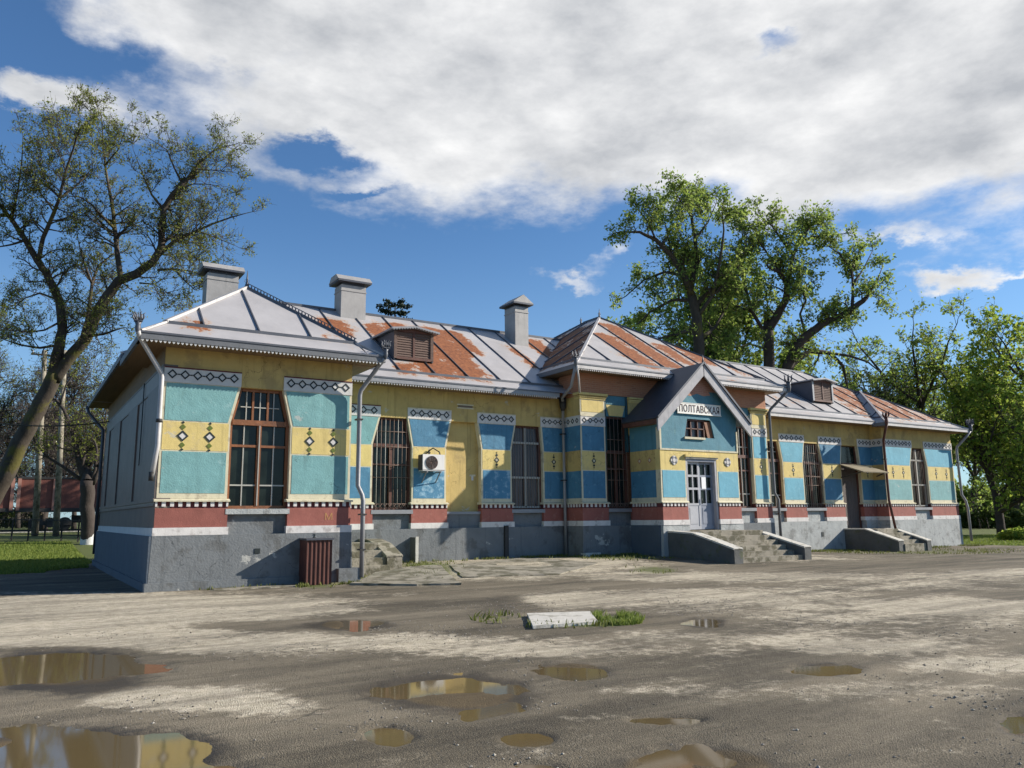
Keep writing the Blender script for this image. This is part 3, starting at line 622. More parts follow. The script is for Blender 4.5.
# return walls painted in the same bands
def ret(X, y0, y1, attic=False, deep='blue'):
    b = MB(); x0, x1 = X, X + .30
    for z0, z1, m, e in ((ZP, ZW, 'white', .056), (ZW, ZR, 'red', .026), (ZR, ZT, 'maroon', .024), (ZT, ZC, 'cream', .064), (ZC, ZB, 'cream', .010), (ZB, Z1, deep, .012), (Z1, Z2, 'yellow', .010), (Z2, ZS, deep, .012), (ZS, ZF, 'strip', .014), (ZF, 5.94, 'yellow', .010)):
        b.box(x0 - e, x1, y0, y1, z0, z1 - (.0 if m != 'x' else 0), M[m])
    k = 0; y = y0 + .05
    while y < y1 - .06: b.box(X - .045, X + .03, y, y + .085, ZR + .035, ZT - .003, M['white']); y += .17
    y = y0 + .16
    while y < y1 - .1:
        r = .1; o = [(y - r, (ZS + ZF) / 2), (y, (ZS + ZF) / 2 - r), (y + r, (ZS + ZF) / 2), (y, (ZS + ZF) / 2 + r)]; q = .6
        i = [(y + (a - y) * q, (ZS + ZF) / 2 + (c - (ZS + ZF) / 2) * q) for a, c in o]
        for j in range(4): b.prism([o[j], o[(j + 1) % 4], i[(j + 1) % 4], i[j]], X - .026, X - .01, M['black'], axis='x')
        y += .27
    if attic: b.box(X - .03, x1, y0, y1, 5.94, 6.94, M['brick'])
    b.build('return_wall', ST)
ret(14.44, Q_ + .07, R_ + .2, True); ret(33.4, V_ + .07, R_ + .2)
for a_, c_, m_ in (((4.40, 4.66, .36, 4.1, ZP, 5.7), 0, 'teal'), ((24.1, 24.43, Q_ + .36, R_ + .2, ZP, 6.94), 0, 'yellow'), ((39.2, 39.53, V_ + .36, 13.29, ZP, 5.94), 0, 'yellow')):
    b = MB(); b.box(*a_, M[m_]); b.build('return_wall', ST)
# left end wall (X = 0) with its pilasters, bands and frieze
b = MB()
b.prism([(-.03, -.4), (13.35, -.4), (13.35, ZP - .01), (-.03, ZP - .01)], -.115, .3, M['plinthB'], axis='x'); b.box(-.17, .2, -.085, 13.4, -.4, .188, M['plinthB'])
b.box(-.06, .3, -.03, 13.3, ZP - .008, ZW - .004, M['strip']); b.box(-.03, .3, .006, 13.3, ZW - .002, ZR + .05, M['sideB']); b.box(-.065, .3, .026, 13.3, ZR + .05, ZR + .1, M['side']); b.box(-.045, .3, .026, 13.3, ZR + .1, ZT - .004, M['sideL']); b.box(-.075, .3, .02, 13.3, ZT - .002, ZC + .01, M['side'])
b.box(-.008, .3, .056, 13.3, ZC + .01, ZS, M['side']); b.box(-.02, .3, .056, 13.3, ZS, ZF, M['sideL']); b.box(-.03, .3, .056, 13.3, ZS - .05, ZS, M['side']); b.box(-.03, .3, .056, 13.3, ZF, ZF + .05, M['side']); b.box(-.006, .3, .064, 13.3, ZF + .05, 5.9, M['soffit'])  # top zone in brown: yellow paint with its shade put into the colour
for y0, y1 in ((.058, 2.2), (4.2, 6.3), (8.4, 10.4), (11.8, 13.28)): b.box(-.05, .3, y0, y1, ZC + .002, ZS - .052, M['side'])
b.build('end_wall', ST)
b = MB(); b.tube([(-.05, 3.1, ZS + .4), (-.05, 3.1, 3.1), (-.05, 3.12, 3.05)], .014, M['black'], k=5); b.build('wall_cable', ST)

# ------------------------------------------------------------------ porch
PX0, PX1, PY = 16.7, 20.7, 1.1; PC = 18.7
b = MB()
RC = 18.78; RS = .913; D = .3
def pb(x0, x1, z0, z1, m, e=0.): b.box(x0, x1, PY + e, PY + D, z0, z1, M[m])
for x0, x1 in ((PX0, 17.93), (19.52, PX1)):
    pb(x0 - .04, x1 + .02, ZP, ZW, 'white', -.05); pb(x0, x1, ZW, ZR, 'red'); pb(x0, x1, ZR, ZT, 'maroon', .02); n = 7; p = (x1 - x0) / n
    for k in range(n): b.box(x0 + k * p + .02, x0 + k * p + .11, PY - .015, PY + .03, ZR + .035, ZT, M['white'])
    b.prism([(PY - .05, ZT), (PY - .05, ZT + .03), (PY + .03, ZC), (PY + D - .01, ZC), (PY + D - .01, ZT)], x0 - .05, x1 + .03, M['cream'], axis='x')
    b.box(x0, x1, PY + .04, PY + D - .004, ZC, Z1, M['cream']); b.box(x0 + .08, x1 - .06, PY + .03, PY + .05, ZB, Z1 - .02, M['blueL']); b.box(x0, x1, PY + .04, PY + D - .003, Z1, Z2, M['yellowL'])
b.box(17.93, 19.52, PY + .04, PY + D - .003, 3.72, Z2, M['yellowL']); b.box(17.86, 19.6, PY - .06, PY + .1, 3.70, 3.79, M['yellowL']); b.box(17.9, 19.56, PY - .02, PY + .1, 3.64, 3.70, M['concW'])
# gable field with window hole
gx = lambda z: (7.03 - z) / RS
def gp_(pts, m='tealD', y=.04): b.prism(pts, PY + y, PY + D, M[m])
wz0, wz1, wl0, wr0, wl1, wr1 = 4.44, 5.12, 17.95, 19.5, 18.12, 19.33
gp_([(PX0, Z2), (PX1, Z2), (PX1, wz0), (PX0, wz0)])
gp_([(PX0, wz0), (wl0, wz0), (wl1, wz1), (PX0, wz1)]); gp_([(wr0, wz0), (PX1, wz0), (PX1, wz1), (wr1, wz1)])
gp_([(PX0, wz1), (PX1, wz1), (PX1, 5.27), (RC + gx(6.2), 6.2), (RC - gx(6.2), 6.2)]); gp_([(RC - gx(6.2), 6.2), (RC + gx(6.2), 6.2), (RC, 7.03)], 'brick_plaster')
b.prism([(RC - .75, 6.03), (RC - .45, 5.98), (RC - .1, 6.1), (RC + .25, 6.02), (RC + .6, 6.08), (RC + .3, 6.5), (RC - .3, 6.5)], PY + .034, PY + .06, M['brick_plaster'])
b.box(PX0 - .01, PX0 + .07, PY + .012, PY + .2, Z2, 4.75, M['cream']); b.box(PX1 - .06, PX1 + .01, PY + .012, PY + .2, Z2, 4.75, M['cream'])
b.box(PX0 - .01, PX1 + .01, PY + .015, PY + .1, Z2 - .03, Z2 + .03, M['cream'])
b.build('porch_front', ST)
for X in (PX0, PX1 - .3):
    b = MB()
    for z0, z1, m, e in ((ZP, ZW, 'white', .04), (ZW, ZR, 'red', 0), (ZR, ZT, 'maroon', -.02), (ZT, ZC, 'cream', .05), (ZC, ZB, 'cream', -.045), (ZB, Z1, 'blue', -.05), (Z1, Z2, 'yellow', -.045), (Z2, 5.0, 'tealD', -.05)):
        b.box(X - e, X + .3 + e, PY + .31, Q_ + .05, z0, z1, M[m])
    if X == PX0:
        for k in range(8): b.box(PX0 - .018, PX0 + .02, PY + .33 + k * .17, PY + .415 + k * .17, ZR + .035, ZT - .003, M['white'])
        for y in (1.75, 2.3):
            for r, m, e in ((.11, 'brick', .042), (.055, 'cream', .036)):
                o = [(y - r, 3.58), (y, 3.58 - r), (y + r, 3.58), (y, 3.58 + r)]; b.prism(o, PX0 + e, PX0 + .08, M[m], axis='x')
    b.build('porch_side_wall', ST)
b = MB(); b.prism([(PX0 - .08, -.3), (17.93, -.3), (17.93, ZP - .006), (PX0 - .04, ZP - .006)], PY - .03, Q_, M['plinthL']); b.build('plinth', ST); b = MB(); b.prism([(19.52, -.3), (PX1 + .08, -.3), (PX1 + .04, ZP - .006), (19.52, ZP - .006)], PY - .03, Q_, M['plinthL']); b.build('plinth', ST); b = MB(); b.box(17.93, 19.52, PY - .02, Q_, -.3, 1.045, M['conc']); b.build('doorstep', ST)
b = MB(); b.box(PX0 - .1, PX0 + .02, PY + .1, Q_, -.3, ZP - .012, M['plinthB']); b.build('plinth', ST)
o = MB(); th = .07
o.prism([(wl0, wz0), (wl0 + th, wz0), (wl1 + th, wz1), (wl1, wz1)], PY + .1, PY + .2, M['woodD']); o.prism([(wr0 - .3, wz0), (wr0, wz0), (wr1, wz1), (wr1 - .3, wz1)], PY + .1, PY + .2, M['wood'])
o.box(wl0, wr0, PY + .1, PY + .2, wz1 - .06, wz1, M['woodD'])
for x in (18.35, 18.7, 19.02): o.box(x, x + .045, PY + .12, PY + .19, wz0, wz1, M['woodD'])
o.box(wl0, wr0, PY + .12, PY + .188, 4.75, 4.79, M['woodD']); w_ = o.build('gable_window', ST)
o = MB(); o.box(wl0, wr0, PY + .2, PY + .22, wz0, wz1, M['curtain']); o.build('pane', w_)
o = MB(); o.box(wl0 - .05, 18.95, PY - .03, PY + .15, wz0 - .08, wz0 - .002, M['cream']); o.build('sill', w_)
# double door
DZ = 1.05
o = MB(); o.box(17.93, 18.03, PY + .045, PY + .28, DZ, 3.64, M['bargeboard']); o.box(19.42, 19.52, PY + .045, PY + .28, DZ, 3.64, M['bargeboard']); o.box(18.03, 19.42, PY + .04, PY + .28, 3.54, 3.64, M['doorpaint']); dr = o.build('entrance_door', ST, 'grey double door with nine-pane glazing under the station name')
def leafd(x0, x1, m, yo, ncol):
    o = MB(); y0, y1 = PY + yo, PY + yo + .05; t_ = .075; m = M[m]
    zs = [DZ + .02, 1.98, 2.55, 3.02, 3.54]
    o.box(x0, x0 + t_, y0, y1, zs[0], zs[-1], m); o.box(x1 - t_, x1, y0, y1, zs[0], zs[-1], m)
    for z in zs[1:-1]: o.box(x0 + t_, x1 - t_, y0, y1, z - .04, z + .04, m)
    o.box(x0 + t_, x1 - t_, y0, y1, zs[-1] - .09, zs[-1], m); o.box(x0 + t_, x1 - t_, y0, y1, zs[0], zs[0] + .12, m); o.box(x0 + t_, x1 - t_, y0 + .015, y1 - .01, zs[0] + .12, zs[1] - .04, m)
    o.box(x0 + t_ + .06, x1 - t_ - .06, y0 + .004, y1 - .012, zs[0] + .2, zs[1] - .12, m)
    for k in range(1, ncol):
        x = x0 + t_ + (x1 - x0 - 2 * t_) * k / ncol; o.box(x - .022, x + .022, y0 + .002, y1 - .002, zs[1] + .04, zs[-1] - .09, m)
    l = o.build('door_leaf', dr)
    return l
leafd(18.03, 18.70, 'doorlit', .15, 2); leafd(18.71, 19.42, 'doorpaint', .19, 2)  # left leaf paler: the light on it is put into its paint colour
o = MB(); o.box(18.05, 19.4, PY + .24, PY + .25, 1.9, 3.5, M['glass']); o.build('pane', dr)
o = MB(); o.tube([(18.76, PY + .11, 2.0), (18.76, PY + .11, 2.2)], .014, M['iron'], k=6); o.tube([(18.76, PY + .16, 2.0), (18.76, PY + .1, 2.0)], .01, M['iron'], k=5); o.tube([(18.76, PY + .16, 2.2), (18.76, PY + .1, 2.2)], .01, M['iron'], k=5); o.build('handle', dr)
o = MB(); o.box(18.84, 19.06, PY + .178, PY + .186, 2.55, 2.98, M['paper']); tag(o.build('paper_notice'), 'white paper notice stuck to a pane of the grey entrance door', 'notice')
# round painted emblems either side of the door
for cx in (17.36, 20.11):
    o = MB(); k = 24
    o.prism([(cx + .17 * math.cos(2 * math.pi * j / k), 3.56 + .17 * math.sin(2 * math.pi * j / k)) for j in range(k)], PY + .022, PY + .045, M['lead'])
    o.prism([(cx + .075 * math.cos(2 * math.pi * j / k), 3.56 + .075 * math.sin(2 * math.pi * j / k)) for j in range(k)], PY + .008, PY + .03, M['white'])
    for a in range(4):
        ca, sa = math.cos(a * math.pi / 2), math.sin(a * math.pi / 2); pts = [(.10, -.05), (.165, -.035), (.165, .035), (.10, .05)]
        o.prism([(cx + u * ca - v * sa, 3.56 + u * sa + v * ca) for u, v in pts], PY + .014, PY + .03, M['white'])
        ca, sa = math.cos(a * math.pi / 2 + .785), math.sin(a * math.pi / 2 + .785)
        o.prism([(cx + u * ca - v * sa, 3.56 + u * sa + v * ca) for u, v in [(.09, -.04), (.16, -.03), (.16, .03), (.09, .04)]], PY + .012, PY + .03, M['galvD'])
    o.build('round_emblem', ST)
# porch roof
def slab(b, P, th, m, m2=None):
    """thin sheet with thickness below"""
    P = [Vector(p) for p in P]; n = (P[1] - P[0]).cross(P[2] - P[0]).normalized()
    if n.z < 0: n = -n
    Q = [p - n * th for p in P]; k = len(P)
    b.add(P + Q, [tuple(range(k)), tuple(range(2 * k - 1, k - 1, -1))] + [(i, (i + 1) % k, (i + 1) % k + k, i + k) for i in range(k)], m)
pr = MB(); ya, yb = .84, 6.2; za, ze_ = 7.25, 5.04; hw = 2.42; PC = RC
slab(pr, [(PC, ya, za), (PC - hw, ya, ze_), (PC - hw, Q_ + .02, ze_), (PC, yb, za)], .05, M['galvD']); slab(pr, [(PC, ya, za), (PC, yb, za), (PC + hw, Q_ + .02, ze_), (PC + hw, ya, ze_)], .05, M['galvD'])
proof = pr.build('porch_roof', ST, 'dark steep gable roof over the entrance')
bb = MB()
for sg in (-1, 1):
    p = Vector((PC + sg * .02, 0, za - .05)); q = Vector((PC + sg * (hw - .02), 0, ze_ - .05)); dn = Vector((0, 0, -.32))
    bb.add([(p.x, ya - .02, p.z), (q.x, ya - .02, q.z), (q.x, ya - .02, q.z - .44), (p.x, ya - .02, p.z - .46), (p.x, ya + .05, p.z), (q.x, ya + .05, q.z), (q.x, ya + .05, q.z - .44), (p.x, ya + .05, p.z - .46)],
           [(0, 1, 2, 3), (7, 6, 5, 4), (0, 4, 5, 1), (1, 5, 6, 2), (2, 6, 7, 3), (3, 7, 4, 0)], M['bargeboard'])
    bb.obox((PC, ya - .04, za + .01), (PC + sg * hw, ya - .04, ze_ + .01), .05, .07, M['galvD'])
bb.build('bargeboard', proof)
bb = MB(); slab(bb, [(PC, ya + .06, za - .12), (PC - hw + .1, ya + .06, ze_ - .02), (PC - hw + .1, PY + .03, ze_ - .02), (PC, PY + .03, za - .12)], .03, M['soffit']); slab(bb, [(PC, ya + .06, za - .12), (PC, PY + .03, za - .12), (PC + hw - .1, PY + .03, ze_ - .02), (PC + hw - .1, ya + .06, ze_ - .02)], .03, M['soffit'])
bb.box(PC - hw + .02, PC - hw + .1, ya + .06, Q_ - .02, ze_ - .2, ze_ - .05, M['woodD']); bb.box(PC - hw + .1, PX0 + .04, ya + .1, Q_ - .02, ze_ - .19, ze_ - .16, M['soffit']); bb.build('eaves_board', proof)
bb = MB(); bb.tube([(PC, ya, za), (PC, ya, za + .12), (PC, ya, za + .3)], [.05, .03, .008], M['ridge'], k=6); bb.build('finial', proof)
# name sign
sg_ = thing('station_name_sign', 'white station name board with brown Cyrillic capitals in the porch gable', 'sign', (18.56, PY, 5.3))
o = MB(); o.box(17.6, 19.84, PY - .02, PY + .02, 5.31, 5.69, M['signwhite']); o.box(17.58, 19.86, PY - .03, PY - .002, 5.29, 5.31, M['signwhite']); o.box(17.58, 19.86, PY - .03, PY - .002, 5.69, 5.71, M['signwhite']); o.build('board', sg_)
def text_mesh(name, body, size, ext, m, loc, parent=None, sx=1., spacing=1.):
    cu = bpy.data.curves.new(name, 'FONT'); cu.body = body; cu.size = size; cu.extrude = ext; cu.offset = .0015; cu.space_character = spacing; cu.align_x = 'CENTER'
    ob = bpy.data.objects.new(name + '_tmp', cu); COL.objects.link(ob); bpy.context.view_layer.update()
    me = bpy.data.meshes.new_from_object(ob.evaluated_get(bpy.context.evaluated_depsgraph_get())); bpy.data.objects.remove(ob)
    off = wloc(parent)
    for v in me.vertices:
        x, y, z = v.co; v.co = (loc[0] + x * sx - off.x, loc[1] - z - off.y, loc[2] + y - off.z)
    me.materials.clear(); me.materials.append(m); me.update(); o = bpy.data.objects.new(name, me); COL.objects.link(o)
    if parent is not None: o.parent = parent
    return o
text_mesh('lettering', 'ПОЛТАВСКАЯ', .37, .006, M['signbrown'], (18.72, PY - .024, 5.365), sg_, sx=.78, spacing=1.08)
text_mesh('faded_lettering', 'М', .24, .003, M['letter_yellow'], (4.12, -.001, 1.57), ST, sx=1.1)
text_mesh('wire_mark', '2', .13, .004, M['black'], (3.75, -.045, 1.13), ST)
# porch steps
def cheek(x0, x1, prof, m, mtop):
    o = MB(); o.prism(prof, x0, x1, M[m], axis='x')
    # rendered coping on top
    tp = [p for p in prof if p[1] > .0 + .2]; tp = sorted(tp)
    for i in range(len(tp) - 1):
        (ya_, za_), (yb_, zb_) = tp[i], tp[i + 1]
        o.add([(x0 - .02, ya_, za_ - .02), (x1 + .02, ya_, za_ - .02), (x1 + .02, yb_, zb_ - .02), (x0 - .02, yb_, zb_ - .02), (x0 - .02, ya_, za_ + .035), (x1 + .02, ya_, za_ + .035), (x1 + .02, yb_, zb_ + .035), (x0 - .02, yb_, zb_ + .035)],
              [(0, 3, 2, 1), (4, 5, 6, 7), (0, 1, 5, 4), (1, 2, 6, 5), (2, 3, 7, 6), (3, 0, 4, 7)], M[mtop])
    return o
stp = MB()
for i in range(6): stp.box(17.25, 20.35, -.15 - i * .33, .18 - i * .33 if i else PY + .1, -.1, 1.03 - i * .165, M['conc'])
rs = random.Random(3)
s1 = stp.build('entrance_steps', ST)
cheek(16.85, 17.24, [(-1.95, -.1), (PY, -.1), (PY, 1.02), (-.1, .97), (-.55, .86), (-1.95, .50)], 'concD', 'concW').build('cheek_wall', s1)
cheek(20.36, 20.70, [(-1.9, -.1), (PY, -.1), (PY, .98), (.0, .93), (-1.9, .46)], 'concD', 'concW').build('cheek_wall', s1)
# steps at the far door
stp = MB()
for i in range(5): stp.box(31.04, 32.65, 2.35 - i * .32, 2.67 - i * .32 if i else R_ + .1, -.3, .86 - i * .16, M['conc'])
s2 = stp.build('side_steps', ST)
cheek(30.66, 31.03, [(1.12, -.3), (R_ - .04, -.3), (R_ - .04, .86), (2.75, .86), (1.12, .36)], 'concD', 'concW').build('cheek_wall', s2); cheek(32.66, 32.98, [(1.0, -.3), (V_ - .1, -.3), (V_ - .1, .84), (2.5, .80), (1.0, .33)], 'concD', 'concW').build('cheek_wall', s2)
# far door and its canopy
o = MB(); o.box(30.9, 31.0, R_ + .2, R_ + .34, .86, 4.86, M['woodD']); o.box(32.3, 32.4, R_ + .2, R_ + .34, .86, 4.86, M['woodD']); o.box(31.0, 32.3, R_ + .2, R_ + .34, 3.9, 4.02, M['woodD']); d2 = o.build('side_door', ST, 'dark brown plank door under a small slanting canopy')
o = MB()
for k in range(7): o.box(31.0 + k * .186, 31.18 + k * .186, R_ + .24, R_ + .30, .88, 3.9, M['doordark'])
o.build('door_leaf', d2); o = MB(); o.box(31.0, 32.3, R_ + .28, R_ + .3, 4.02, 4.8, M['glass']); o.build('pane', d2)
cn = MB(); slab(cn, [(30.75, R_ + .05, 3.95), (32.75, R_ + .05, 3.95), (32.75, 2.62, 3.52), (30.75, 2.62, 3.52)], .05, M['canopy']); cnp = cn.build('door_canopy', ST)
cn = MB(); cn.obox((30.8, R_, 3.3), (30.8, 2.8, 3.5), .05, .05, M['iron']); cn.build('bracket', cnp); cn = MB(); cn.obox((32.7, V_ + .05, 3.35), (32.7, 2.8, 3.5), .05, .05, M['iron']); cn.build('bracket', cnp)
# small steps between wing and recess
stp = MB()
for i in range(4): stp.box(5.1, 6.42, 2.2 - i * .3, 2.5 - i * .3 if i else R_, 0, .88 - i * .2, M['conc'])
s3 = stp.build('corner_steps', ST)
cheek(6.43, 6.9, [(1.55, 0), (R_ - .05, 0), (R_ - .05, .93), (3.1, .93), (2.4, .82), (1.55, .50)], 'conc', 'conc').build('cheek_wall', s3)
b = MB(); b.box(8.2, 8.3, 3.45, R_ - .03, .1, .98, M['concD']); b.box(8.2, 8.3, 3.41, 3.45, .1, 1.0, M['concW']); b.build('buttress', ST)  # shade left of the pale edge put into the dark body colour
b = MB(); b.box(11.75, 11.9, R_ - .12, R_, .1, 1.3, M['iron']); b.build('vent_flue', ST)
b = MB(); b.box(2.27, 2.40, -.05, .02, .78, .90, M['black']); b.build('air_vent', ST); b = MB(); b.box(28.95, 29.1, R_ - .05, R_ + .02, .55, .75, M['black']); b.build('air_vent', ST)
# ------------------------------------------------------------------ roofs
def roof_slope(b, rust, C0, u, n, L, ze, m, tmax, clipL, clipR, w=1.3, off=.0, rects=(), sk=.6, zsk=None, rr=None, seams=True, sm=None):
    """sheet roof slope. C0 eave corner (x,y), u along the eave, n inwards; t = run from the eave; clipL/R(t) = ends along u"""
    rr = rr or random.Random(5); C0 = Vector((*C0, 0)); u = Vector((*u, 0)); n = Vector((*n, 0)); sm = sm or M['ridge']; zsk = m * sk * .86 if zsk is None else zsk
    def P(s, t, dz=0.):
        if t <= sk: z = ze + zsk * t / sk
        else: z = ze + zsk + .03 + (ze + m * tmax - ze - zsk - .03) * (t - sk) / (tmax - sk)
        p = C0 + u * s + n * t; return (p.x, p.y, z + dz)
    def rv(s, t):
        v = 0.
        for s0, s1, t0, t1, a in rects:
            d = min(s - s0, s1 - s, t - t0, t1 - t); v = max(v, a * min(1., max(0., .5 + d / .5)))
        return v
    edges = [0.]; x = off
    while x < L:
        if x > .05: edges.append(x)
        x += w
    edges.append(L)
    rows = [0., sk] + [sk + (tmax - sk) * k / 14 for k in range(1, 15)]
    for ci in range(len(edges) - 1):
        e0, e1 = edges[ci], edges[ci + 1]; base = rr.uniform(-.05, .16); sub = 3
        for ri in range(len(rows) - 1):
            t0, t1 = rows[ri], rows[ri + 1]
            a0, b0 = max(e0, clipL(t0)), min(e1, clipR(t0)); a1, b1 = max(e0, clipL(t1)), min(e1, clipR(t1))
            if a0 >= b0 and a1 >= b1: continue
            if a0 > b0: a0 = b0 = min(max(.5 * (a0 + b0), e0), e1)
            if a1 > b1: a1 = b1 = min(max(.5 * (a1 + b1), e0), e1)
            st = .035 if ri == 1 else 0
            for k in range(sub):
                f0, f1 = k / sub, (k + 1) / sub; q = [(a0 + (b0 - a0) * f0, t0), (a0 + (b0 - a0) * f1, t0), (a1 + (b1 - a1) * f1, t1), (a1 + (b1 - a1) * f0, t1)]
                o = len(b.v); b.v += [P(s, t) for s, t in q]; b.f.append((o, o + 1, o + 2, o + 3)); b.mi.append(b.mid(M['roof'])); b.sm.append(False)
                rust += [base + rv((a0 + b0) / 2 + (s - (a0 + b0) / 2) * .96, t) for s, t in q]
    # standing seams
    for e in edges[1:-1] if seams else []:
        ts = [t for t in [sk + (tmax - sk) * k / 40 for k in range(41)] if clipL(t) + .03 < e < clipR(t) - .03]
        if len(ts) > 1:
            p, q = Vector(P(e, ts[0] + .02, .02)), Vector(P(e, ts[-1], .02)); nb = len(b.v); b.obox(p, q, .03, .05, sm); rust += [0.] * (len(b.v) - nb)
    a, c = clipL(sk), clipR(sk)
    nb = len(b.v); b.obox(P(a, sk, .03), P(c, sk, .03), .03, .085, sm); rust += [0.] * (len(b.v) - nb)
def finish_roof(b, rust, name, parent, label=None):
    o = b.build(name, parent, label); a = o.data.attributes.new('rust', 'FLOAT', 'POINT'); a.data.foreach_set('value', np.array(rust, dtype=np.float32)); return o
def hip_roof(name, x0, x1, y0, y1, ze, m, w=1.3, off=0., front=(), left=(), right=(), seed=5, yback=None, sml=None, label=None):
    """hipped roof whose ridge runs along the longer side"""
    hx, hy = (x1 - x0) / 2, (y1 - y0) / 2; T = min(hx, hy); b = MB(); rust = []; rr = random.Random(seed)
    roof_slope(b, rust, (x0, y0), (1, 0), (0, 1), x1 - x0, ze, m, T, lambda t: t, lambda t: x1 - x0 - t, w, off, front, rr=rr)
    roof_slope(b, rust, (x1, y1), (-1, 0), (0, -1), x1 - x0, ze, m, T, lambda t: t, lambda t: x1 - x0 - t, w, off, (), rr=rr)
    roof_slope(b, rust, (x0, y1), (0, -1), (1, 0), y1 - y0, ze, m, T, lambda t: t, lambda t: y1 - y0 - t, w, .5, left, rr=rr)
    roof_slope(b, rust, (x1, y0), (0, 1), (-1, 0), y1 - y0, ze, m, T, lambda t: t, lambda t: y1 - y0 - t, w, .5, right, rr=rr)
    o = finish_roof(b, rust, name, ST, label); zt = ze + m * T
    rg = MB()
    cs = [(x0, y0), (x1, y0), (x1, y1), (x0, y1)]
    if hx <= hy: A, B = (x0 + hx, y0 + hx), (x0 + hx, y1 - hx); ends = [A, A, B, B]
    else: A, B = (x0 + hy, y0 + hy), (x1 - hy, y0 + hy); ends = [A, B, B, A]
    rg.obox((*A, zt + .03), (*B, zt + .03), .09, .09, M['ridge'])
    for c, e in zip(cs, ends):
        d = .6; cx = c[0] + (d if c[0] < e[0] else -d); cy = c[1] + (d if c[1] < e[1] else -d)
        rg.obox((c[0], c[1], ze + .02), (cx, cy, ze + m * .6 * .86 + .03), .08, .05, M['fasciaL']); rg.obox((cx, cy, ze + m * .6 * .86 + .05), (*e, zt + .02), .10, .07, M['fasciaL'] if (c[0] == x0 and c[1] == y0) else M['ridge'])
    rg.build('ridge_capping', o); return o, A, B, zt
def eaves(x0, x1, y, ze, m='fascia', parent=None, valance=True):
    """front eave edge: gutter strip, fascia and toothed valance, with the soffit behind"""
    b = MB(); b.box(x0, x1, y - .03, y + .02, ze - .17, ze - .012, M[m]); b.box(x0, x1, y - .05, y - .02, ze - .035, ze + .012, M['ridge']); b.box(x0, x1, y + .02, y + .72, ze - .17, ze - .14, M['soffit']); o = b.build('fascia_board', parent)
    if valance:
        v = MB(); x = x0 + .02
        while x < x1 - .1:
            v.prism([(x - .036, ze - .15), (x + .062, ze - .15), (x + .06, ze - .18), (x + .06, ze - .20), (x + .03, ze - .235), (x, ze - .20), (x, ze - .18)], y - .012, y + .006, M['strip' if m == 'fascia' else 'fasciaL']); x += .095
        v.build('toothed_valance', o)
def eaves_side(x, y0, y1, ze, sgn, m='fascia', parent=None):
    b = MB(); xa, xb = sorted((x, x + sgn * .05)); b.box(xa - .02, xb + .0, y0, y1, ze - .17, ze - .012, M[m]); xa, xb = sorted((x + sgn * .05, x + sgn * .75)); b.box(xa, xb, y0, y1, ze - .168, ze - .138, M['soffit']); b.build('fascia_board', parent)
main, *_ = hip_roof('main_roof', -.65, 40.2, 3.2, 14.0, 6.05, .64, 1.3, .62, seed=11, front=[
    (6.7, 7.9, 3.0, 4.6, .9), (8.5, 9.3, 3.1, 4.6, .9), (8.2, 9.2, .5, 1.2, .8), (9.3, 10.6, .5, 4.9, 1.05), (10.6, 11.95, .62, 4.9, .95), (11.95, 12.98, 2.6, 4.9, .95), (14.55, 15.1, 2.0, 4.0, .95), (15.9, 17.0, 3.2, 5.1, .95),
    (26.5, 28.5, .8, 3.5, .42), (28.9, 30.6, .7, 2.6, .38), (33.2, 37.2, .3, 4.0, .62), (26.3, 29.0, .0, .5, .55)])
lw, A_, B_, zt_ = hip_roof('left_wing_roof', -.65, 5.34, -.65, 12.0, 5.87, .745, 1.34, 1.47, seed=3, front=[(1.0, 1.5, .55, .85, 1.1), (2.6, 3.0, .0, .5, .55), (4.4, 5.5, .5, 1.4, .33)])
# long ridge finials follow
mw, A2, B2, zt2 = hip_roof('middle_roof', 13.79, 25.09, 2.12, 14.6, 6.97, .642, 1.36, .75, seed=8, front=[
    (3.45, 4.4, .60, 3.6, 1.1), (4.85, 6.1, .7, 5.1, 1.0), (6.5, 7.5, 1.2, 3.3, .9), (7.9, 9.1, 1.6, 3.6, .75), (9.3, 10.3, .8, 2.4, .7), (5.0, 9.0, .0, .5, .62), (2.9, 3.4, 1.2, 1.9, .5)], left=[(2, 12.4, .3, 5., .72)])
rwr, A3, B3, zt3 = hip_roof('right_wing_roof', 32.75, 40.2, 2.55, 13.0, 5.95, .61, 1.25, .9, seed=21, front=[(1.6, 4.5, .5, 3.7, .62), (3.2, 6.3, .5, 2.8, .55), (.2, 7, .0, .5, .35)])
eaves(-.65, 5.34, -.65, 5.87, parent=lw); eaves(5.34, 13.79, 3.2, 6.05, 'lead', parent=main); eaves(25.09, 32.75, 3.2, 6.05, 'fasciaL', parent=main, valance=False); eaves(32.75, 40.2, 2.55, 5.95, 'fasciaL', parent=rwr, valance=False)
eaves(13.79, 25.09, 2.12, 6.97, 'fasciaL', parent=mw)
eaves_side(-.65, -.65, 3.2, 5.87, 1, parent=lw); eaves_side(-.65, 3.2, 14.0, 6.05, 1, parent=main); eaves_side(5.34, -.6, 3.3, 5.87, -1, parent=lw); eaves_side(13.79, 2.15, 5.2, 6.97, 1, parent=mw); eaves_side(25.09, 2.15, 5.2, 6.97, -1, parent=mw)
eaves_side(32.75, 2.6, 3.3, 5.95, 1, parent=rwr); eaves_side(40.2, 2.6, 14, 5.95, -1, parent=rwr)
b = MB(); b.box(4.7, 5.3, 0, 3.25, 5.69, 5.73, M['soffit']); b.build('soffit', lw)
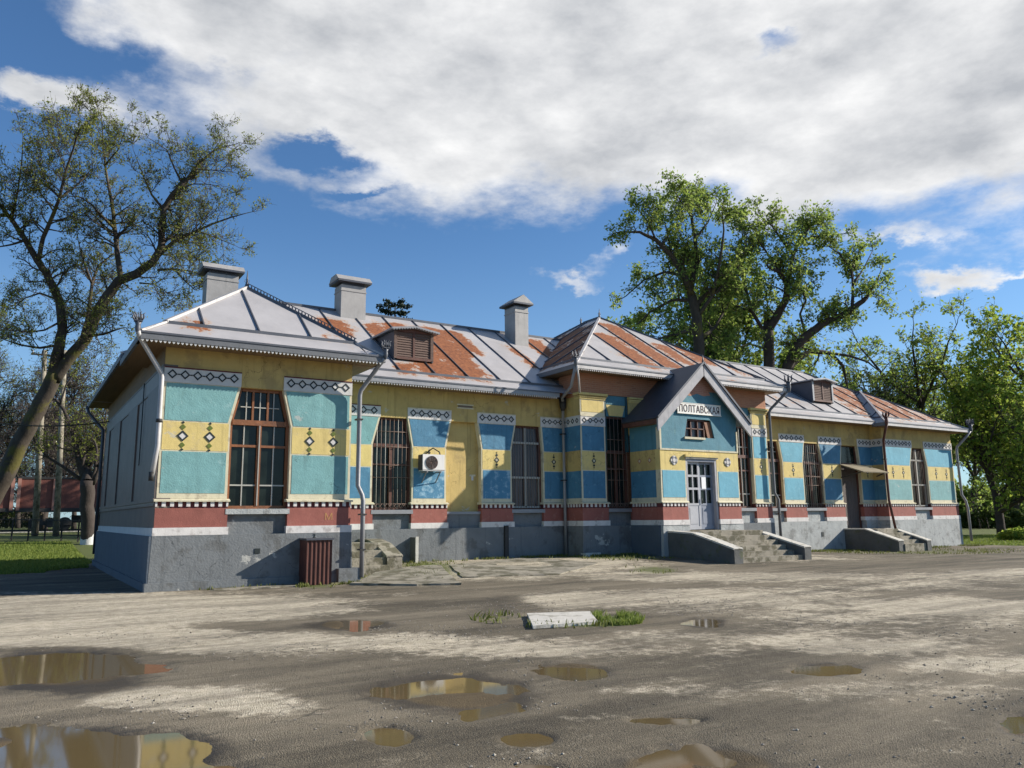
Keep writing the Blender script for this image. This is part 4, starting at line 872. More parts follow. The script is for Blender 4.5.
# cresting along the right hip of the left wing and finials
def spike(p, parent, h=.38):
    b = MB(); x, y, z = p; b.tube([(x, y, z - .05), (x, y, z + .06), (x, y, z + .10), (x, y, z + .18), (x, y, z + h)], [.05, .05, .025, .03, .006], M['ridge'], k=6)
    for a in range(4):
        c, s = math.cos(a * 1.571), math.sin(a * 1.571); b.tube([(x, y, z + .08), (x + c * .07, y + s * .07, z + .13), (x + c * .05, y + s * .05, z + .19)], .008, M['ridge'], k=4)
    b.build('finial', parent)
spike((A_[0], A_[1], zt_ + .05), lw, .46); spike((A2[0], A2[1], zt2 + .05), mw, .4); spike((A2[0], A2[1] + 1.4, zt2 + .05), mw, .3)
b = MB(); p0 = Vector((A_[0], A_[1], zt_ + .04)); p1 = Vector((4.74, -.05, 6.31)); n = 34
for k in range(n):
    p = p0.lerp(p1, (k + .5) / n); b.obox(p, p + Vector((0, 0, .10)), .02, .05, M['ridge'])
b.obox(p0 + Vector((0, 0, .10)), p1 + Vector((0, 0, .10)), .02, .025, M['ridge']); b.build('hip_cresting', lw)
# corner flourishes (sheet-metal acroteria) and the rain heads below them
def acroterion(p, parent, ang, m='ridge', s=1.):
    s *= .85
    b = MB(); x, y, z = p; b.lathe([(.03 * s, -.24 * s), (.07 * s, -.16 * s), (.09 * s, -.02 * s), (.075 * s, .06 * s), (.11 * s, .16 * s), (.0, .18 * s)], (x, y, z), M[m], 8)
    b.box(x - .12 * s, x + .12 * s, y - .12 * s, y + .12 * s, z + .17 * s, z + .20 * s, M[m])
    for k in range(6):
        a = ang + k * math.pi / 3; c, s_ = math.cos(a), math.sin(a)
        b.tube([(x + c * .1 * s, y + s_ * .1 * s, z + .2 * s), (x + c * .16 * s, y + s_ * .16 * s, z + .30 * s), (x + c * .14 * s, y + s_ * .14 * s, z + .42 * s), (x + c * .20 * s, y + s_ * .20 * s, z + .46 * s)], [.028 * s, .03 * s, .02 * s, .008], M[m], k=5)
    b.tube([(x, y, z + .2 * s), (x, y, z + .5 * s)], [.03 * s, .006], M[m], k=5)
    return b.build('rain_head', parent)
def downpipe(pts, r, m='pipe', hook=()):
    b = MB(); b.tube(pts, r, M[m], k=10)
    for h in hook: b.box(h[0] - r - .02, h[0] + r + .02, h[1] - r - .01, h[1] + .14, h[2] - .02, h[2] + .02, M['iron'])
    return b.build('downpipe', ST)
dp = downpipe([(-.72, -.72, 5.85), (-.66, -.60, 5.75), (-.08, -.10, 5.02), (-.07, -.12, 4.9), (-.07, -.12, 3.3), (-.16, -.14, 2.55)], .055, 'fasciaL'); acroterion((-.72, -.70, 5.95), dp, .78, 'ridge', .85)
b = MB(); b.tube([(-.16, -.14, 2.7), (-.16, -.14, 2.5)], [.062, .062], M['iron'], k=10); b.build('pipe_collar', dp); b = MB(); b.tube([(-.07, -.12, 3.86), (-.07, -.12, 3.94)], [.075, .075], M['iron'], k=10); b.build('pipe_collar', dp)
dp = downpipe([(5.30, -.70, 5.80), (5.24, -.5, 5.66), (4.86, -.17, 4.98), (4.84, -.14, 4.85), (4.84, -.14, 2.45), (4.95, -.18, 2.2), (4.97, -.20, 2.05), (4.97, -.20, .10)], .062, 'lead', [(4.84, -.14, 4.2), (4.97, -.2, 1.7), (4.97, -.2, .8)]); acroterion((5.32, -.72, 5.95), dp, .78, 'ridge', .85)
dp = downpipe([(13.75, 2.08, 6.92), (13.9, 2.6, 6.2), (14.0, 3.3, 5.9), (14.28, 3.66, 5.8), (14.28, 3.66, 2.5), (14.28, 3.64, .25)], .055, 'lead', [(14.28, 3.66, 4.6), (14.28, 3.66, 2.9)]); acroterion((13.73, 2.06, 7.02), dp, .78, 'ridge', 1.0)
b = MB(); b.tube([(14.28, 3.66, 5.95), (14.28, 3.66, 5.6), (14.28, 3.66, 5.45)], [.14, .12, .05], M['iron'], k=8); b.build('rain_head', dp)
dp = downpipe([(13.73, 2.0, 6.85), (13.95, 2.2, 6.45), (14.2, 2.5, 6.0)], .035, 'fasciaL')
dp = downpipe([(25.1, 2.06, 6.85), (25.0, 2.3, 6.6), (24.55, 2.62, 6.05), (24.5, 2.66, 5.9), (24.5, 2.66, 2.5), (24.68, 2.62, 2.2), (24.68, 2.62, .3)], .06, 'fascia', [(24.5, 2.66, 4.4), (24.68, 2.62, 1.6)]); acroterion((25.12, 2.04, 7.02), dp, .78, 'ridge', 1.25)
dp = downpipe([(32.72, 2.5, 5.85), (32.85, 2.7, 5.5), (33.2, 3.05, 5.1), (33.28, 3.1, 4.9), (33.3, 3.1, 2.2), (33.5, 3.0, .7)], .06, 'rustbrown', [(33.28, 3.1, 4.2)]); acroterion((32.72, 2.5, 6.0), dp, .78, 'rustbrown', 1.15)
dp = downpipe([(40.2, 2.5, 5.85), (40.0, 2.7, 5.5), (39.75, 3.05, 5.05), (39.72, 3.08, 4.8), (39.72, 3.05, 2.5), (39.95, 3.0, 2.2), (40.05, 2.98, 1.8), (40.05, 2.96, .1)], .065, 'lead', [(39.72, 3.08, 4.2)]); acroterion((40.24, 2.5, 6.0), dp, .78, 'ridge', 1.3)
dp = downpipe([(-.7, 14.0, 5.95), (-.62, 14.0, 5.7), (-.12, 13.5, 5.0), (-.12, 13.42, 4.8), (-.12, 13.42, .4)], .06, 'galvD')
# chimneys
def chimney(x0, x1, y0, y1, z0, z1, gab=0., lab=None, small=False):
    b = MB(); b.box(x0, x1, y0, y1, z0, z1, M['galv']); b.box(x0 - .02, x1 + .02, y0 - .02, y1 + .02, z1 - .24, z1 - .20, M['galv'])
    if x0 > 13: b.box(x0, x1, y0, y1, z1, z1 + .05, M['galvD'])
    else: b.box(x0 + .05, x1 - .05, y0 + .05, y1 - .05, z1, z1 + .1, M['galvD'])
    o = b.build('chimney', ST, lab); c = MB(); e = .17; xm = (x0 + x1) / 2; ym = (y0 + y1) / 2; zt = z1 + .10
    c.box(x0 - e, x1 + e, y0 - e, y1 + e, zt, zt + .07, M['galvD'])
    if gab: c.prism([(x0 - e, zt + .072), (x1 + e, zt + .072), (xm, zt + gab)], y0 - e, y1 + e, M['galv'])
    else: c.prism([(y0 - e, zt + .072), (y1 + e, zt + .072), (y1 - .1, zt + .30), (y0 + .1, zt + .30)], x0 - e - .02, x1 + e + .02, M['galv'], axis='x')
    c.build('chimney_cap', o)
chimney(2.52, 3.62, 9.2, 9.95, 7.5, 10.48, lab='broad sheet-clad chimney behind the left wing'); chimney(7.15, 8.14, 8.0, 8.75, 8.2, 10.42); chimney(14.60, 15.26, 7.4, 8.25, 7.5, 10.42, gab=.42, lab='slim sheet-clad chimney with a little gabled cap')
# dormers
def dormer(x0, x1, y, z0, z1, lab, side='galvD'):
    d = MB(); yb = y + 2.6
    d.box(x0, x0 + .05, y, yb, z0 - .05, z1, M[side]); d.box(x1 - .05, x1, y, yb, z0 - .05, z1, M[side]); d.box(x0, x0 + .11, y - .03, y, z0, z1, M['lead' if x0 > 20 else 'greywood']); d.box(x1 - .11, x1, y - .03, y, z0, z1, M['lead' if x0 > 20 else 'greywood']); d.box(x0 + .11, x1 - .11, y - .03, y, z0 - .02, z0 + .07, M['woodD'])
    o = d.build('dormer', ST, lab); xm = (x0 + x1) / 2
    s = MB(); s.box(xm - .035, xm + .035, y - .02, y + .02, z0 + .07, z1, M['woodD'])
    k = z0 + .09
    while k < z1 - .03: s.add([(x0 + .11, y - .005, k), (x1 - .11, y - .005, k), (x1 - .11, y + .03, k + .10), (x0 + .11, y + .03, k + .10), (x0 + .11, y + .012, k - .01), (x1 - .11, y + .012, k - .01), (x1 - .11, y + .045, k + .09), (x0 + .11, y + .045, k + .09)], [(0, 1, 2, 3), (7, 6, 5, 4), (0, 4, 5, 1), (1, 5, 6, 2), (2, 6, 7, 3), (3, 7, 4, 0)], M['greywood']); k += .085
    s.box(x0 + .1, x1 - .1, y + .05, y + .06, z0, z1, M['doordark']); s.build('louvred_shutter', o)
    r = MB(); h = .13
    for a, c in (((x0 - .16, z1 + .0), (xm, z1 + h)), ((xm, z1 + h), (x1 + .16, z1 + .0))):
        slab(r, [(a[0], y - .22, a[1] + .07), (c[0], y - .22, c[1] + .07), (c[0], yb + .3, c[1] + .07), (a[0], yb + .3, a[1] + .07)], .06, M['lead'])
    r.prism([(x0, z1 - .005), (x1, z1 - .005), (xm, z1 + h)], y - .02, y + .03, M['woodD']); x = x0 - .12
    while x < x1 + .1:
        f = 1 - abs(x - xm) / ((x1 - x0) / 2 + .16); z = z1 + h * f; r.prism([(x, z + .02), (x + .07, z + .02), (x + .035, z - .03)], y - .215, y - .195, M['lead']); x += .1
    r.build('dormer_roof', o)
dormer(7.86, 9.36, 4.6, 7.02, 7.98, 'louvred wooden dormer beside the left wing'); dormer(30.1, 31.7, 4.6, 7.08, 8.05, 'louvred wooden dormer on the right half of the roof')

# ------------------------------------------------------------------ things at the walls
ac = thing('air_conditioner', 'off-white air conditioner unit bracketed to the blue pier', 'air conditioner', (8.85, 3.6, 3.1))
b = MB(); b.box(8.47, 9.27, 3.50, 3.80, 3.12, 3.66, M['ac_white']); b.box(8.43, 8.47, 3.53, 3.78, 3.14, 3.64, M['ac_dark']); b.box(8.46, 9.28, 3.495, 3.502, 3.14, 3.155, M['ac_dark']); b.build('casing', ac)
b = MB(); c0 = (8.79, 3.39); n = 28
b.prism([(c0[0] + .215 * math.cos(2 * math.pi * k / n), c0[1] + .215 * math.sin(2 * math.pi * k / n)) for k in range(n)], 3.488, 3.505, M['ac_dark'])
for r in (.07, .12, .17, .215):
    b.tube([(c0[0] + r * math.cos(2 * math.pi * k / n), 3.482, c0[1] + r * math.sin(2 * math.pi * k / n)) for k in range(n + 1)], .006, M['greywood'], k=4)
for k in range(8): a = k * math.pi / 4; b.tube([(c0[0], 3.482, c0[1]), (c0[0] + .215 * math.cos(a), 3.482, c0[1] + .215 * math.sin(a))], .005, M['greywood'], k=4)
b.build('fan_grille', ac)
for x in (8.62, 9.12): b = MB(); b.obox((x, 3.88, 3.08), (x, 3.46, 3.08), .04, .04, M['lead']); b.obox((x, 3.88, 2.75), (x, 3.55, 3.06), .03, .03, M['lead']); b.build('bracket', ac)
b = MB(); b.tube([(9.15, 3.6, 3.66), (9.13, 3.62, 3.76), (8.98, 3.8, 3.9), (8.82, 3.88, 3.76), (8.76, 3.89, 3.7)], .022, M['black'], k=6); b.build('hose', ac)
bx = thing('corrugated_box', 'brown corrugated metal box standing against the left wing plinth', 'metal box', (3.6, -.4, 0))
b = MB(); x0, x1, y0, y1, z0, z1 = 3.38, 4.02, -.62, -.04, 0.0, 1.08; n = 12; pts = []
for k in range(n * 2 + 1):
    x = x0 + (x1 - x0) * k / (2 * n); pts.append((x, y0 + (.028 if (k // 2) % 2 else 0)))
b.prism(pts + [(x1, y1), (x0, y1)], z0, z1, M['rustbrown'], axis='z'); b.build('body', bx)
b = MB(); b.prism([(x0 - .03, y0 - .04), (x1 + .03, y0 - .04), (x1 + .03, y1), (x0 - .03, y1)], z1, z1 + .045, M['galvD'], axis='z'); b.build('lid', bx)
pts = [gp(527, 612.5, .065), gp(590, 610.5, .065), gp(598, 620.5, .065), gp(533, 625, .065)]
b = MB(); P = [(p[0], p[1], .055) for p in pts]; Q = [(p[0] + .0, p[1], .01) for p in pts]
b.add(Q + P, [(3, 2, 1, 0), (4, 5, 6, 7), (0, 1, 5, 4), (1, 2, 6, 5), (2, 3, 7, 6), (3, 0, 4, 7)], M['concW']); tag(b.build('concrete_slab'), 'white rectangular concrete slab lying in a grass tuft on the yard', 'concrete slab')
# broken concrete aprons by the walls
def apron(pts, z, lab):
    b = MB(); r = random.Random(len(lab)); P = []
    for i in range(len(pts)):
        a, c = pts[i], pts[(i + 1) % len(pts)]
        for k in range(6): f = k / 6; x, y = a[0] + (c[0] - a[0]) * f, a[1] + (c[1] - a[1]) * f; P.append((x + r.uniform(-.05, .05), y + r.uniform(-.05, .05)))
    lo = min(float(berm(x, y)) for x, y in P); n = len(P)
    b.add([(x, y, lo - .1) for x, y in P] + [(x, y, float(berm(x, y)) + z) for x, y in P], [tuple(range(n - 1, -1, -1)), tuple(range(n, 2 * n))] + [(i, (i + 1) % n, (i + 1) % n + n, i + n) for i in range(n)], M['conc'])
    o = b.build('concrete_apron'); o['kind'] = 'structure'
q = lambda *p: [tuple(gp(x, y, .05)[:2]) for x, y in p]
apron(q((352, 583), (415, 584), (462, 583), (440, 571), (380, 572)), .05, 'a'); apron(q((462, 578), (560, 574), (600, 566), (520, 563), (450, 570)), .025, 'bb'); apron([(1.2, -.75), (3.2, -.7), (3.2, -.1), (1.3, -.1)], .02, 'c')
# ------------------------------------------------------------------ trees
def leaves(name, pts, size, m, parent, rnd, droop=0.):
    pts = np.asarray(pts); n = len(pts); g = np.random.RandomState(rnd)
    a = g.normal(size=(n, 3)); a /= np.linalg.norm(a, axis=1)[:, None]; b_ = g.normal(size=(n, 3)); b_ -= a * (a * b_).sum(1)[:, None]; b_ /= np.linalg.norm(b_, axis=1)[:, None]
    s = size * g.uniform(.6, 1.35, (n, 1)); a = a * s; b_ = b_ * s * .62
    V = np.stack([pts - a, pts + b_ * .9 - a * .1, pts + a, pts - b_ * .9 - a * .1], 1).reshape(-1, 3); F = np.arange(4 * n).reshape(n, 4)
    return npmesh(name, V, F, [m], parent=parent)
class Tree:
    def __init__(s, seed, bark): s.r = random.Random(seed); s.b = MB(); s.tips = []; s.bark = bark; s.seed = seed; s.nodes = []
    def jit(s, k): r = s.r; return Vector((r.gauss(0, k), r.gauss(0, k), r.gauss(0, k)))
    def branch(s, p, d, L, r0, lvl, P):
        n = 5 if lvl == 0 else 4 if lvl == 1 else 3; pts = [p.copy()]; q = p.copy(); d = d.normalized()
        for i in range(n):
            d = (d + s.jit(P['jit']) + Vector((0, 0, P['up'] * (1 if lvl else .6)))).normalized(); q = q + d * L / n; pts.append(q.copy())
        s.b.tube(pts, [r0 * (1 - .75 * i / n) for i in range(n + 1)], s.bark, k=5 if lvl == 0 else 4 if lvl == 1 else 3, cap=False)
        if lvl >= P['lv']:
            m = P['leaf']
            for _ in range(int(m) + (s.r.random() < m - int(m))):
                f = s.r.uniform(.15, 1.); i = min(int(f * n), n - 1); s.tips.append(pts[i].lerp(pts[i + 1], f * n - i) + s.jit(P['spread']))
            return
        nc = P['nc'][lvl]; c = int(nc) + (s.r.random() < nc - int(nc))
        for k in range(c):
            f = s.r.uniform(.2, 1.); i = min(int(f * n), n - 1); pp = pts[i].lerp(pts[i + 1], f * n - i); dd = (pts[i + 1] - pts[i]).normalized()
            side = s.jit(1.); side = (side - dd * side.dot(dd)).normalized(); s.branch(pp, dd * P['fw'] + side * .8, L * s.r.uniform(.45, .7), max(r0 * (1 - .7 * f) * .6, P['rmin']), lvl + 1, P)
    def limb(s, pts, rs, P, start=.15, ns=None, L0=None, k=8, taper_end=True):
        """pts: world points of a guided limb; sprouts sub-branches along it"""
        sm = []; rr = []
        for i in range(len(pts) - 1):
            for j in range(3): f = j / 3; sm.append(pts[i].lerp(pts[i + 1], f)); rr.append(rs[i] + (rs[i + 1] - rs[i]) * f)
        sm.append(pts[-1]); rr.append(rs[-1])
        for i in range(1, len(sm) - 1): sm[i] = sm[i] + s.jit(rr[i] * .07)
        s.b.tube(sm, rr, s.bark, k=k); n = len(sm) - 1; tot = sum((sm[i + 1] - sm[i]).length for i in range(n))
        ns = ns if ns is not None else max(3, int(tot * P['dens']))
        for j in range(ns):
            f = s.r.uniform(start, 1.); i = min(int(f * n), n - 1); p = sm[i].lerp(sm[i + 1], f * n - i); dd = (sm[i + 1] - sm[i]).normalized()
            side = s.jit(1.) + Vector((0, 0, .35)); side = (side - dd * side.dot(dd)).normalized()
            L = (L0 or P['L']) * s.r.uniform(.55, 1.1) * (1.15 - .5 * f); s.branch(p, dd * .55 + side, L, min(max(rr[i] * .45, P['rmin'] * 1.6), P['rmax']), 0, P)
        s.branch(sm[-1], (sm[-1] - sm[-2]), P['L'] * .6, rr[-1], 0, P)
    def guided(s, limbs, dep, P, damp=2.2, thick=1.):
        """limbs: (list of image points, r0, r1) turned into world points at the tree's own distance, each limb wandering in depth"""
        known = []
        for px, r0, r1, *opt in limbs:
            d0 = 0.
            if known: d0 = min(known, key=lambda k_: (k_[0] - px[0][0]) ** 2 + (k_[1] - px[0][1]) ** 2)[2]
            slope = s.r.uniform(-1, 1) * damp; pts = []; n = len(px)
            for i, (x, y) in enumerate(px):
                dd = d0 + (slope * (i / max(n - 1, 1)) if (opt and opt[0] != 'trunk') or not opt else 0.); known.append((x, y, dd)); pts.append(at(x, y, dep + dd))
            rs = [(r0 + (r1 - r0) * i / max(n - 1, 1)) * thick for i in range(n)]
            s.limb(pts, rs, P, ns=0 if opt and opt[0] == 'trunk' else None, k=10 if r0 > .2 else 7)
    def done(s, name, label, group, base, lm, lsize, extra=None):
        t = thing(name, label, 'tree', base, group); s.b.build('trunk', t)
        if s.tips: leaves('crown', s.tips, lsize, lm, t, s.seed)
        if extra: extra(t)
        return t
PA = dict(jit=.22, up=.10, lv=2, nc=(7, 6), leaf=2.2, spread=.06, fw=.75, rmin=.009, rmax=.045, L=1.35, dens=3.3)
T = Tree(5, M['bark'])
T.guided([
    ([(-46, 566), (-24, 530), (-4, 492), (14, 456), (32, 420), (46, 394), (56, 372)], .50, .36, 'trunk'),
    ([(50, 385), (58, 352), (62, 330), (60, 302), (50, 280), (37, 260), (24, 238), (12, 220), (-4, 200)], .29, .08),
    ([(38, 262), (43, 238), (54, 212), (60, 196), (66, 170), (73, 150), (79, 130)], .12, .03),
    ([(60, 198), (74, 188), (86, 176)], .06, .03), ([(60, 198), (50, 188), (42, 172), (38, 158)], .06, .02), ([(26, 240), (10, 245), (-10, 248)], .07, .02), ([(58, 300), (40, 293), (25, 298), (14, 308)], .06, .02), ([(60, 322), (45, 330), (30, 332), (14, 330)], .06, .02),
    ([(54, 380), (68, 360), (86, 338), (98, 312), (107, 296), (119, 281), (136, 274), (153, 262), (162, 246), (162, 226), (164, 209), (173, 194), (184, 183)], .32, .12),
    ([(184, 183), (195, 170), (205, 158), (216, 149), (236, 144)], .10, .02), ([(180, 190), (192, 184), (204, 184), (222, 186)], .05, .012), ([(195, 170), (212, 170), (232, 172)], .04, .012),
    ([(121, 280), (117, 252), (115, 230), (112, 206), (109, 188), (105, 165), (103, 138), (101, 112)], .15, .02),
    ([(114, 228), (101, 215), (91, 204), (80, 197)], .08, .03), ([(156, 258), (172, 243), (184, 236), (197, 231), (212, 224), (232, 217), (247, 213)], .12, .02), ([(197, 231), (212, 236), (236, 246)], .05, .012),
    ([(163, 243), (178, 229), (188, 214)], .10, .03), ([(164, 210), (152, 195), (145, 180), (138, 162)], .07, .02), ([(182, 184), (174, 167), (167, 150), (152, 140)], .06, .015),
    ([(158, 270), (174, 269), (190, 271), (205, 276)], .07, .015), ([(174, 269), (184, 280), (195, 290)], .05, .02), ([(140, 283), (154, 284), (168, 293)], .05, .012),
    ([(78, 350), (88, 318), (92, 284), (98, 266), (112, 255)], .12, .04), ([(92, 284), (84, 262), (78, 240)], .07, .02), ([(60, 345), (40, 348), (20, 345), (0, 338)], .08, .02), ([(88, 336), (104, 334), (122, 328)], .09, .03),
    ([(66, 172), (58, 150), (52, 130)], .04, .012), ([(12, 220), (18, 190), (22, 160), (23, 135)], .06, .015), ([(105, 165), (118, 150), (126, 128)], .05, .012), ([(103, 140), (94, 122), (90, 108)], .03, .01)], 33, PA, damp=3., thick=.82)
lb = at(-46, 566, 33); T.done('leaning_tree', 'large leaning tree with mossy limbs and sparse young leaves left of the station', None, (lb.x, lb.y, 0), M['leafY'], .047)
# pollarded tree with whitewashed foot
PB = dict(PA, leaf=1.6, L=1.5, dens=2.2)
T = Tree(9, M['barkD'])
T.guided([([(88, 545), (88, 520), (87, 500), (88, 480)], .34, .36, 'trunk'), ([(84, 482), (78, 455), (72, 430), (64, 410), (56, 400)], .17, .07), ([(90, 484), (95, 470), (97, 452)], .13, .07, 'trunk'), ([(86, 482), (82, 468), (84, 458)], .12, .08, 'trunk'), ([(82, 480), (62, 466), (46, 456), (34, 440)], .10, .03), ([(93, 484), (102, 462), (104, 440), (103, 420)], .13, .05), ([(86, 480), (83, 468), (78, 458)], .12, .1, 'trunk'), ([(60, 405), (66, 385), (75, 372)], .06, .02)], 41.6, PB, damp=1.)
lb = at(88, 545, 41.6)
def wash(t): b = MB(); b.tube([(lb.x, lb.y, lb.z - .1), (lb.x, lb.y, lb.z + .95)], [.40, .37], M['limewash'], k=12, cap=False); b.build('whitewashed_foot', t)
T.done('pollarded_tree', 'dark pollarded tree with a whitewashed foot near the railway', None, tuple(lb), M['leafY'], .06, wash)
# bare slender trees far behind the railway
def wild_tree(seed, base, h, label, lm, lsize, bark='barkD', P=None, spread=.42, name='tree', group='trees in the background', nl=7, lean=0., low=.25):
    P = P or PA; T = Tree(seed, M[bark]); r = T.r; base = Vector(base); R0 = h * .022; pts = [base]; q = base.copy(); d = Vector((lean, 0, 1))
    for i in range(6): d = (d + Vector((r.gauss(0, .10), r.gauss(0, .10), .25))).normalized(); q = q + d * h * .11; pts.append(q.copy())
    T.limb(pts, [R0 * (1 - .09 * i) for i in range(7)], P, start=low * 1.3, ns=6, L0=h * .2, k=8)
    for i in range(nl):
        f = r.uniform(low, 1.) * 6; k = min(int(f), 5); p = pts[k].lerp(pts[k + 1], f - k); a = 2 * math.pi * (i / nl) + r.uniform(-.4, .4); e = r.uniform(.35, 1.1) + .6 * f / 6
        d = Vector((math.cos(a) * spread, math.sin(a) * spread, .45 * e)).normalized(); L = h * r.uniform(.34, .52); lp = [p]; q = p.copy()
        for j in range(5): d = (d + T.jit(.14) + Vector((0, 0, .10))).normalized(); q = q + d * L / 5; lp.append(q.copy())
        T.limb(lp, [R0 * .5 * (1 - .17 * j) for j in range(6)], P, start=.15, k=5)
    return T.done(name, label, group, tuple(base), lm, lsize)
def ground_at(px, dep):
    p = at(px, 522, dep); return (p.x, p.y, float(berm(p.x, p.y)))
PC_ = dict(jit=.22, up=.08, lv=1, nc=(7,), leaf=3., spread=.12, fw=.7, rmin=.02, rmax=.08, L=3.2, dens=1.5)
for i, (px, dep, h, lab) in enumerate([(-40, 78, 11, 'bare twiggy tree behind the railway at the far left edge'), (18, 88, 13, 'bare twiggy tree behind the freight wagon, left of the concrete poles'), (74, 74, 10.5, 'bare twiggy tree behind the freight wagon, right of the concrete poles'), (118, 84, 12, 'bare twiggy tree rising behind the left end of the station roof'),
  (-10, 66, 14, 'tall twiggy tree directly behind the leaning trunk'), (44, 64, 14.5, 'tall twiggy tree between the two concrete poles'), (100, 68, 13, 'tall twiggy tree above the pollarded tree')]):
    wild_tree(40 + i, ground_at(px, dep), h, lab, M['bud' if i % 2 else 'leafY'], .08, P=dict(PC_, lv=2, nc=(7, 5), leaf=1.6, rmin=.016, dens=2.), low=.12, nl=10)
# the two large trees behind the roof
PR = dict(jit=.24, up=.07, lv=2, nc=(6, 5), leaf=3.5, spread=.16, fw=.7, rmin=.015, rmax=.08, L=1.9, dens=2.0)
T = Tree(15, M['bark'])
T.guided([([(700, 470), (697, 420), (697, 380), (699, 345), (697, 318), (692, 296)], .52, .34, 'trunk'), ([(692, 296), (684, 276), (672, 256), (656, 240), (640, 232), (624, 232)], .28, .05), ([(690, 290), (697, 262), (695, 238), (691, 214), (694, 194)], .24, .04), ([(695, 240), (708, 222), (716, 204)], .1, .03), ([(691, 216), (680, 200), (674, 190)], .08, .03),
          ([(696, 305), (710, 290), (724, 284)], .2, .06), ([(684, 276), (664, 272), (644, 280), (626, 296)], .12, .04), ([(692, 300), (672, 300), (650, 312), (632, 330)], .14, .04), ([(656, 240), (648, 222), (640, 212)], .08, .03), ([(690, 330), (668, 336), (648, 342)], .14, .05), ([(672, 256), (668, 236), (664, 218)], .10, .03), ([(699, 340), (716, 326), (730, 300), (738, 280)], .16, .04), ([(697, 318), (712, 296), (720, 262), (724, 230), (722, 212)], .16, .03), ([(712, 296), (728, 280), (742, 262), (746, 240)], .10, .03)], 56, PR, damp=4.)
b0_ = ground_at(700, 56); T.done('broadleaf_tree', 'tall open-crowned green tree behind the middle roof, left of the pair', 'green trees behind the station', b0_, M['leafG'], .12)
T = Tree(16, M['barkD'])
T.guided([([(770, 470), (770, 420), (769, 380), (769, 350), (768, 330)], .5, .36, 'trunk'), ([(768, 330), (777, 316), (786, 300), (787, 284), (780, 272), (770, 268)], .34, .1), ([(787, 292), (789, 272), (794, 254), (800, 238), (812, 226)], .20, .05), ([(787, 300), (797, 292), (804, 286)], .12, .06), ([(794, 256), (782, 240), (772, 226), (762, 218)], .12, .04), ([(800, 240), (820, 236), (840, 234)], .10, .04), ([(780, 272), (768, 254), (758, 240)], .10, .04), ([(768, 338), (752, 312), (744, 284), (740, 250), (744, 226)], .16, .03), ([(752, 312), (736, 306), (722, 310)], .10, .03), ([(769, 350), (750, 344), (734, 348)], .1, .03)], 58, PR, damp=4.)
T.guided([([(782, 470), (786, 400), (788, 366), (796, 346), (806, 336), (822, 324), (840, 317), (856, 306), (866, 298)], .46, .16), ([(852, 308), (853, 290), (852, 270), (858, 256)], .13, .04), ([(866, 298), (876, 284), (882, 268)], .1, .03), ([(853, 285), (864, 268), (872, 252)], .08, .03), ([(852, 272), (840, 254), (828, 246)], .08, .03), ([(806, 336), (800, 314), (806, 300), (800, 286)], .1, .05)], 58, dict(PR, dens=1.3), damp=3.)
T.guided([([(786, 372), (798, 358), (812, 351), (830, 353), (843, 366), (846, 380)], .28, .08), ([(830, 353), (850, 356), (868, 362), (880, 372)], .12, .04)], 58, dict(PR, dens=.6, L=2.2), damp=2.)
b0_ = ground_at(776, 58); T.done('broadleaf_tree', 'spreading green tree with dark forked limbs behind the roof, right of the pair', 'green trees behind the station', b0_, M['leafG'], .125)
PD = dict(PR, leaf=3.6, L=2.9, dens=1.25)
wild_tree(61, ground_at(738, 64), 21.5, 'dense olive-green tree between and behind the two large roof-top trees', M['leafG'], .19, P=PD, spread=.3, name='broadleaf_tree', group='green trees behind the station', nl=16, low=.3)
wild_tree(62, ground_at(652, 72), 17.5, 'low shaded tree just above the roof, left of the two large trees', M['leafG'], .2, P=PD, spread=.4, name='broadleaf_tree', group='green trees behind the station', nl=9)
wild_tree(63, ground_at(880, 70), 14.5, 'thin brownish tree above the right dormer', M['leafD'], .15, P=dict(PD, leaf=1.6), spread=.45, name='broadleaf_tree', group='green trees behind the station', nl=9)
wild_tree(64, ground_at(936, 66), 18.0, 'light open tree behind the right wing ridge', M['leafG'], .16, P=dict(PD, leaf=1.9), spread=.5, name='broadleaf_tree', group='green trees behind the station', nl=10)
wild_tree(65, ground_at(905, 86), 15, 'dark tree low behind the right wing roof', M['leafD'], .2, P=PD, spread=.55, name='broadleaf_tree', group='green trees behind the station', nl=10)
wild_tree(66, ground_at(1000, 60), 15, 'lush bright green tree beyond the right end wall', M['leafB'], .17, P=dict(PD, leaf=2.6), spread=.55, name='broadleaf_tree', group='green trees behind the station', nl=14, low=.12)
wild_tree(67, ground_at(1052, 56), 15.6, 'lush bright green tree cut by the right edge of the view', M['leafB'], .18, P=dict(PD, leaf=2.6), spread=.5, name='broadleaf_tree', group='green trees behind the station', nl=12, low=.15)
wild_tree(68, ground_at(968, 76), 13, 'dark green tree touching the right end of the eaves', M['leafG'], .2, P=dict(PD, leaf=3.2), spread=.45, name='broadleaf_tree', group='green trees behind the station', nl=12, low=.1)
wild_tree(69, ground_at(1018, 92), 15, 'far green tree filling the gap at the right edge', M['leafG'], .24, P=dict(PD, leaf=3.0), spread=.5, name='broadleaf_tree', group='green trees behind the station', nl=12, low=.1)
wild_tree(70, ground_at(812, 74), 15, 'small shaded tree between the ridge and the long low limb', M['leafG'], .18, P=dict(PD, leaf=1.8), spread=.5, name='broadleaf_tree', group='green trees behind the station', nl=8)
